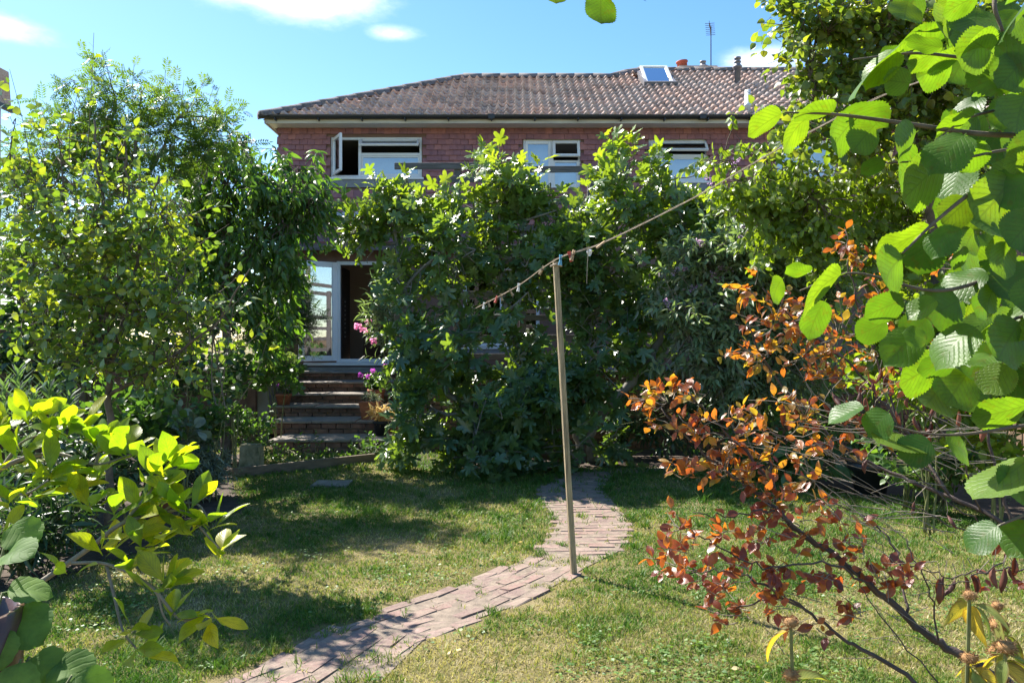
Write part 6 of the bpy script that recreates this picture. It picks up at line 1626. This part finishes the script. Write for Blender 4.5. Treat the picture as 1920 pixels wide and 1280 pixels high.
for qi, (x0, y0, x1, y1, w) in enumerate(HL):
    if w == 0: continue
    d = 1.45 + random.uniform(-.06, .12) + max(0, (1700 - x0)) * .00005 + (.1 if y0 > 750 else 0) + (.25 if qi >= len(HL) - 92 else 0) + (.2 if qi >= len(HL) - 46 else 0)
    a = P(x0, y0, d); b_ = P(x1, y1, d + random.uniform(-.035, .035))
    L = np.linalg.norm(b_ - a); Lpx = math.hypot(x1 - x0, y1 - y0)
    y_ = nrm(b_ - a); tocam = nrm(np.array((0, 0, EYE)) - (a + b_) / 2); tocam = nrm(tocam - (tocam @ y_) * y_); side = np.cross(y_, tocam)
    r_ = min(.98, w / (.84 * Lpx)); ang = math.acos(r_)
    if r_ >= .98: L *= w / (.84 * Lpx)
    L *= .88
    up1 = tocam * math.cos(ang) + side * math.sin(ang); up2 = tocam * math.cos(ang) - side * math.sin(ang)
    upc = up1 if up1[2] > up2[2] else up2
    if y0 < 760 and random.random() < (.8 if y0 < 400 else .72): upc = -(up1 if up1[2] < up2[2] else up2)   # above eye level we look at the undersides
    pos.append(a); ax.append(y_); upv.append(upc); sz.append(L)
scatter(hz, pos, ax, np.array(upv), sz, 'hazel', 'hazel_leaf', n_ind=300, nvar=10)

# ------------------------------------------------------------------ litter on the lawn
for k, (px, py) in enumerate([(842, 1236), (1222, 1040), (1190, 1118), (1345, 1130), (975, 1024), (812, 1207), (700, 1196), (1380, 1265), (860, 1230)]):
    lb = ['crumpled pale fallen leaf on the dry grass near the bottom of the picture', 'small white fallen leaf on the grass right of the post', 'pale fallen leaf on the grass in front of the orange leaves', 'pale fallen leaf under the smoke bush twigs', 'flat pale leaf on the grass left of the post', 'tiny pale leaf beside the path near the bottom', 'brown fallen leaf at the edge of the brick path', 'pale leaf on the grass at the bottom right', 'small pale leaf close to the crumpled one near the bottom'][k]
    g_ = G(px, py); V, T, A = tmpl('oval'); s_ = random.uniform(.025, .045)
    R = rot('Z', random.random() * 6.28) @ rot('Y', random.uniform(-.5, .5))
    me = mesh_from('fallen_leaf', (V - np.array((0, .5, 0))) * s_ @ R.T + np.array((g_[0], g_[1], .035)), T, 'straw_leaf', np.hstack([A, np.full((len(A), 1), .9)]))
    link('fallen_leaf', me, label=lb, cat='leaf', group='leaves fallen on the lawn')
# ------------------------------------------------------------------ grass
def inpoly(x, y, poly):
    ins = np.zeros(len(x), bool); n = len(poly)
    for i in range(n):
        x1, y1 = poly[i]; x2, y2 = poly[(i + 1) % n]
        c = ((y1 > y) != (y2 > y)) & (x < (x2 - x1) * (y - y1) / (y2 - y1 + 1e-12) + x1)
        ins ^= c
    return ins
def grass(n, y0, y1, name, hgt, wid, tufty=False):
    # denser towards the camera so that the blade count per picture area stays even
    y = y0 * (y1 / y0) ** rng.random(n); x = rng.uniform(-.70, .70, n) * y
    beds = [[(-8, 5.2), (-3.2, 5.0), (-2.75, 6.3), (-2.55, 7.6), (-3.0, 8.6), (-3.34, 9.5), (-3.6, 11.3), (-8, 11.3)], [(-.6, 10.0), (.75, 9.75), (.85, 10.0), (1.9, 10.1), (4.2, 9.8), (8, 9.0), (8, 11.75), (-1.2, 11.75)], [(3.15, 9.2), (3.5, 8.5), (4.4, 8.0), (4.3, 6.0), (9, 5.5), (9, 8.9)]]
    ok = np.ones(n, bool)
    for b in beds: ok &= ~(inpoly(x + rng.normal(0, .05, n), y + rng.normal(0, .05, n), b))
    if tufty:      # long tufts by the path, the post and the bed edges
        nt_ = n // 30; cy = y0 * (y1 / y0) ** rng.random(nt_); cx = rng.uniform(-.70, .70, nt_) * cy
        pb_ = BR[rng.integers(0, len(BR), nt_)] + rng.normal(0, .16, (nt_, 2)); sel = rng.random(nt_) < .5; cx[sel] = pb_[sel, 0]; cy[sel] = pb_[sel, 1]
        q_ = rng.integers(0, nt_, n); x = cx[q_] + rng.normal(0, .022, n); y = cy[q_] + rng.normal(0, .022, n)
        ok = np.ones(n, bool)
        for b in beds: ok &= ~(inpoly(x + rng.normal(0, .05, n), y + rng.normal(0, .05, n), b))
    # keep off the bricks but let tufts through the joints and gaps
    gx = np.floor((x + 3) / .02).astype(int); gy = np.floor((y - 2) / .02).astype(int)
    mask = np.zeros((400, 520), bool)
    X, Y = np.meshgrid(np.arange(400) * .02 - 3 + .01, np.arange(520) * .02 + 2 + .01, indexing='ij')
    dmin = np.full(X.shape, 9.0)
    for bx, by in BR:
        i0, j0 = int((bx + 3) / .02), int((by - 2) / .02)
        sl = (slice(max(0, i0 - 8), i0 + 9), slice(max(0, j0 - 8), j0 + 9))
        dmin[sl] = np.minimum(dmin[sl], np.hypot(X[sl] - bx, Y[sl] - by))
    inr = (gx >= 0) & (gx < 400) & (gy >= 0) & (gy < 520)
    dd = np.full(n, 9.0); dd[inr] = dmin[gx[inr], gy[inr]]
    tuft = vnoise(x * 5 + 11, y * 5 + 7, 5) > .86
    ok &= (dd > .055 + .075 * vnoise(x * 6 + 3, y * 6 + 17, 12) ** .6 + rng.normal(0, .012, n)) | (tuft & (rng.random(n) < .35))
    patch = vnoise(x * 7 + 31, y * 7 + 3, 8) * .5 + vnoise(x * 2.2, y * 2.2, 9) * .5
    x, y = x[ok], y[ok]; n = len(x)
    patch = patch[ok]; nearp = dd[ok] < .2
    big = vnoise(x * 1.1 + 5, y * 1.1 + 9, 21) * .6 + vnoise(x * 3.1, y * 3.1, 22) * .4
    dry = .63 + (big - .5) * 1.7 - .075 * (y - 5) + (vnoise(x * 9, y * 9, 23) - .5) * .55 + (vnoise(x * 24, y * 24, 24) - .5) * .5
    dry = dry - .25 * (np.abs(x) > .42 * y)
    tint = np.clip(dry * .85 + rng.normal(0, .2, n) - (.3 if tufty else 0), 0, 1)
    keep = rng.random(n) < np.clip(1.15 - .55 * np.clip(dry, 0, 1), .3, 1)
    x, y, tint, patch, dry = x[keep], y[keep], tint[keep], patch[keep], dry[keep]; n = len(x)
    h = hgt * rng.uniform(.5, 1.3, n) * (1.25 - .55 * np.clip(dry, 0, 1)) * (.35 + 1.3 * patch) * (1 + .09 * np.clip(y - 6, 0, 4))
    a = rng.random(n) * 2 * PI; lean = rng.uniform(.2, 1.5, n) * h
    la = rng.random(n) * 2 * PI
    w = wid * rng.uniform(.6, 1.3, n) * (y / 4.5) ** .6
    bx = np.cos(a) * w; by = np.sin(a) * w
    dx = np.cos(la) * lean; dy = np.sin(la) * lean
    z0 = np.zeros(n)
    V = np.stack([np.stack([x - bx, y - by, z0], 1), np.stack([x + bx, y + by, z0], 1),
                  np.stack([x + dx * .4 + bx * .8, y + dy * .4 + by * .8, h * .6], 1), np.stack([x + dx * .4 - bx * .8, y + dy * .4 - by * .8, h * .6], 1),
                  np.stack([x + dx, y + dy, h * .85], 1)], 1).reshape(-1, 3)
    b = (np.arange(n) * 5)[:, None]
    T = np.concatenate([b + np.array([[0, 1, 2]]), b + np.array([[0, 2, 3]]), b + np.array([[3, 2, 4]])])
    A = np.zeros((n, 5, 3)); A[:, :, 2] = tint[:, None]
    return V, T, A.reshape(-1, 3)
V1, T1, A1 = grass(330000, 3.2, 11.6, 'grass', .030, .0026)
V2, T2, A2 = grass(14000, 3.3, 10.5, 'grass', .062, .0026, True)
me = mesh_from('grass', np.vstack([V1, V2]), np.vstack([T1, T2 + len(V1)]), 'grass_blade', np.vstack([A1, A2]))
link('grass', me, label='short mown grass, green at the back and parched straw in front', kind='stuff', cat='grass')

# clover and plantain patches in the lawn
n = 26000
y = 3.3 * (10.5 / 3.3) ** rng.random(n); x = rng.uniform(-.68, .68, n) * y
pt_ = vnoise(x * 2.6 + 70, y * 2.6 + 40, 31) * .6 + vnoise(x * 8 + 7, y * 8 + 4, 32) * .4
k = pt_ > .60
bx_ = np.min(np.hypot(x[k][:, None] - BR[None, :, 0], y[k][:, None] - BR[None, :, 1]), 1) > .12
x, y = x[k][bx_], y[k][bx_]; n = len(x)
k = ~inpoly(x, y, [(-8, 5.2), (-3.2, 5.0), (-2.75, 6.3), (-2.55, 7.6), (-3.0, 8.6), (-3.34, 9.5), (-3.6, 11.3), (-8, 11.3)])
x, y = x[k], y[k]; n = len(x)
leaf_mat('clover_leaf', [(.06, .12, .03), (.09, .16, .035), (.14, .19, .05)], (1.5, 1.6, .5), .3, .5)
root = bpy.data.objects.new('tmp', None); COL.objects.link(root)
an = rng.random(n) * 2 * PI
o = scatter(root, np.stack([x, y, rng.uniform(.015, .04, n)], 1), np.stack([np.cos(an), np.sin(an), rng.uniform(-.2, .3, n)], 1), np.array((0, 0, 1)) + rng.normal(0, .3, (n, 3)), rng.uniform(.012, .03, n), 'clover', 'clover_leaf', rest='clover')
o.parent = None; o['label'] = 'patches of clover and broad leaved weeds in the lawn'; o['category'] = 'clover'
bpy.data.objects.remove(root)
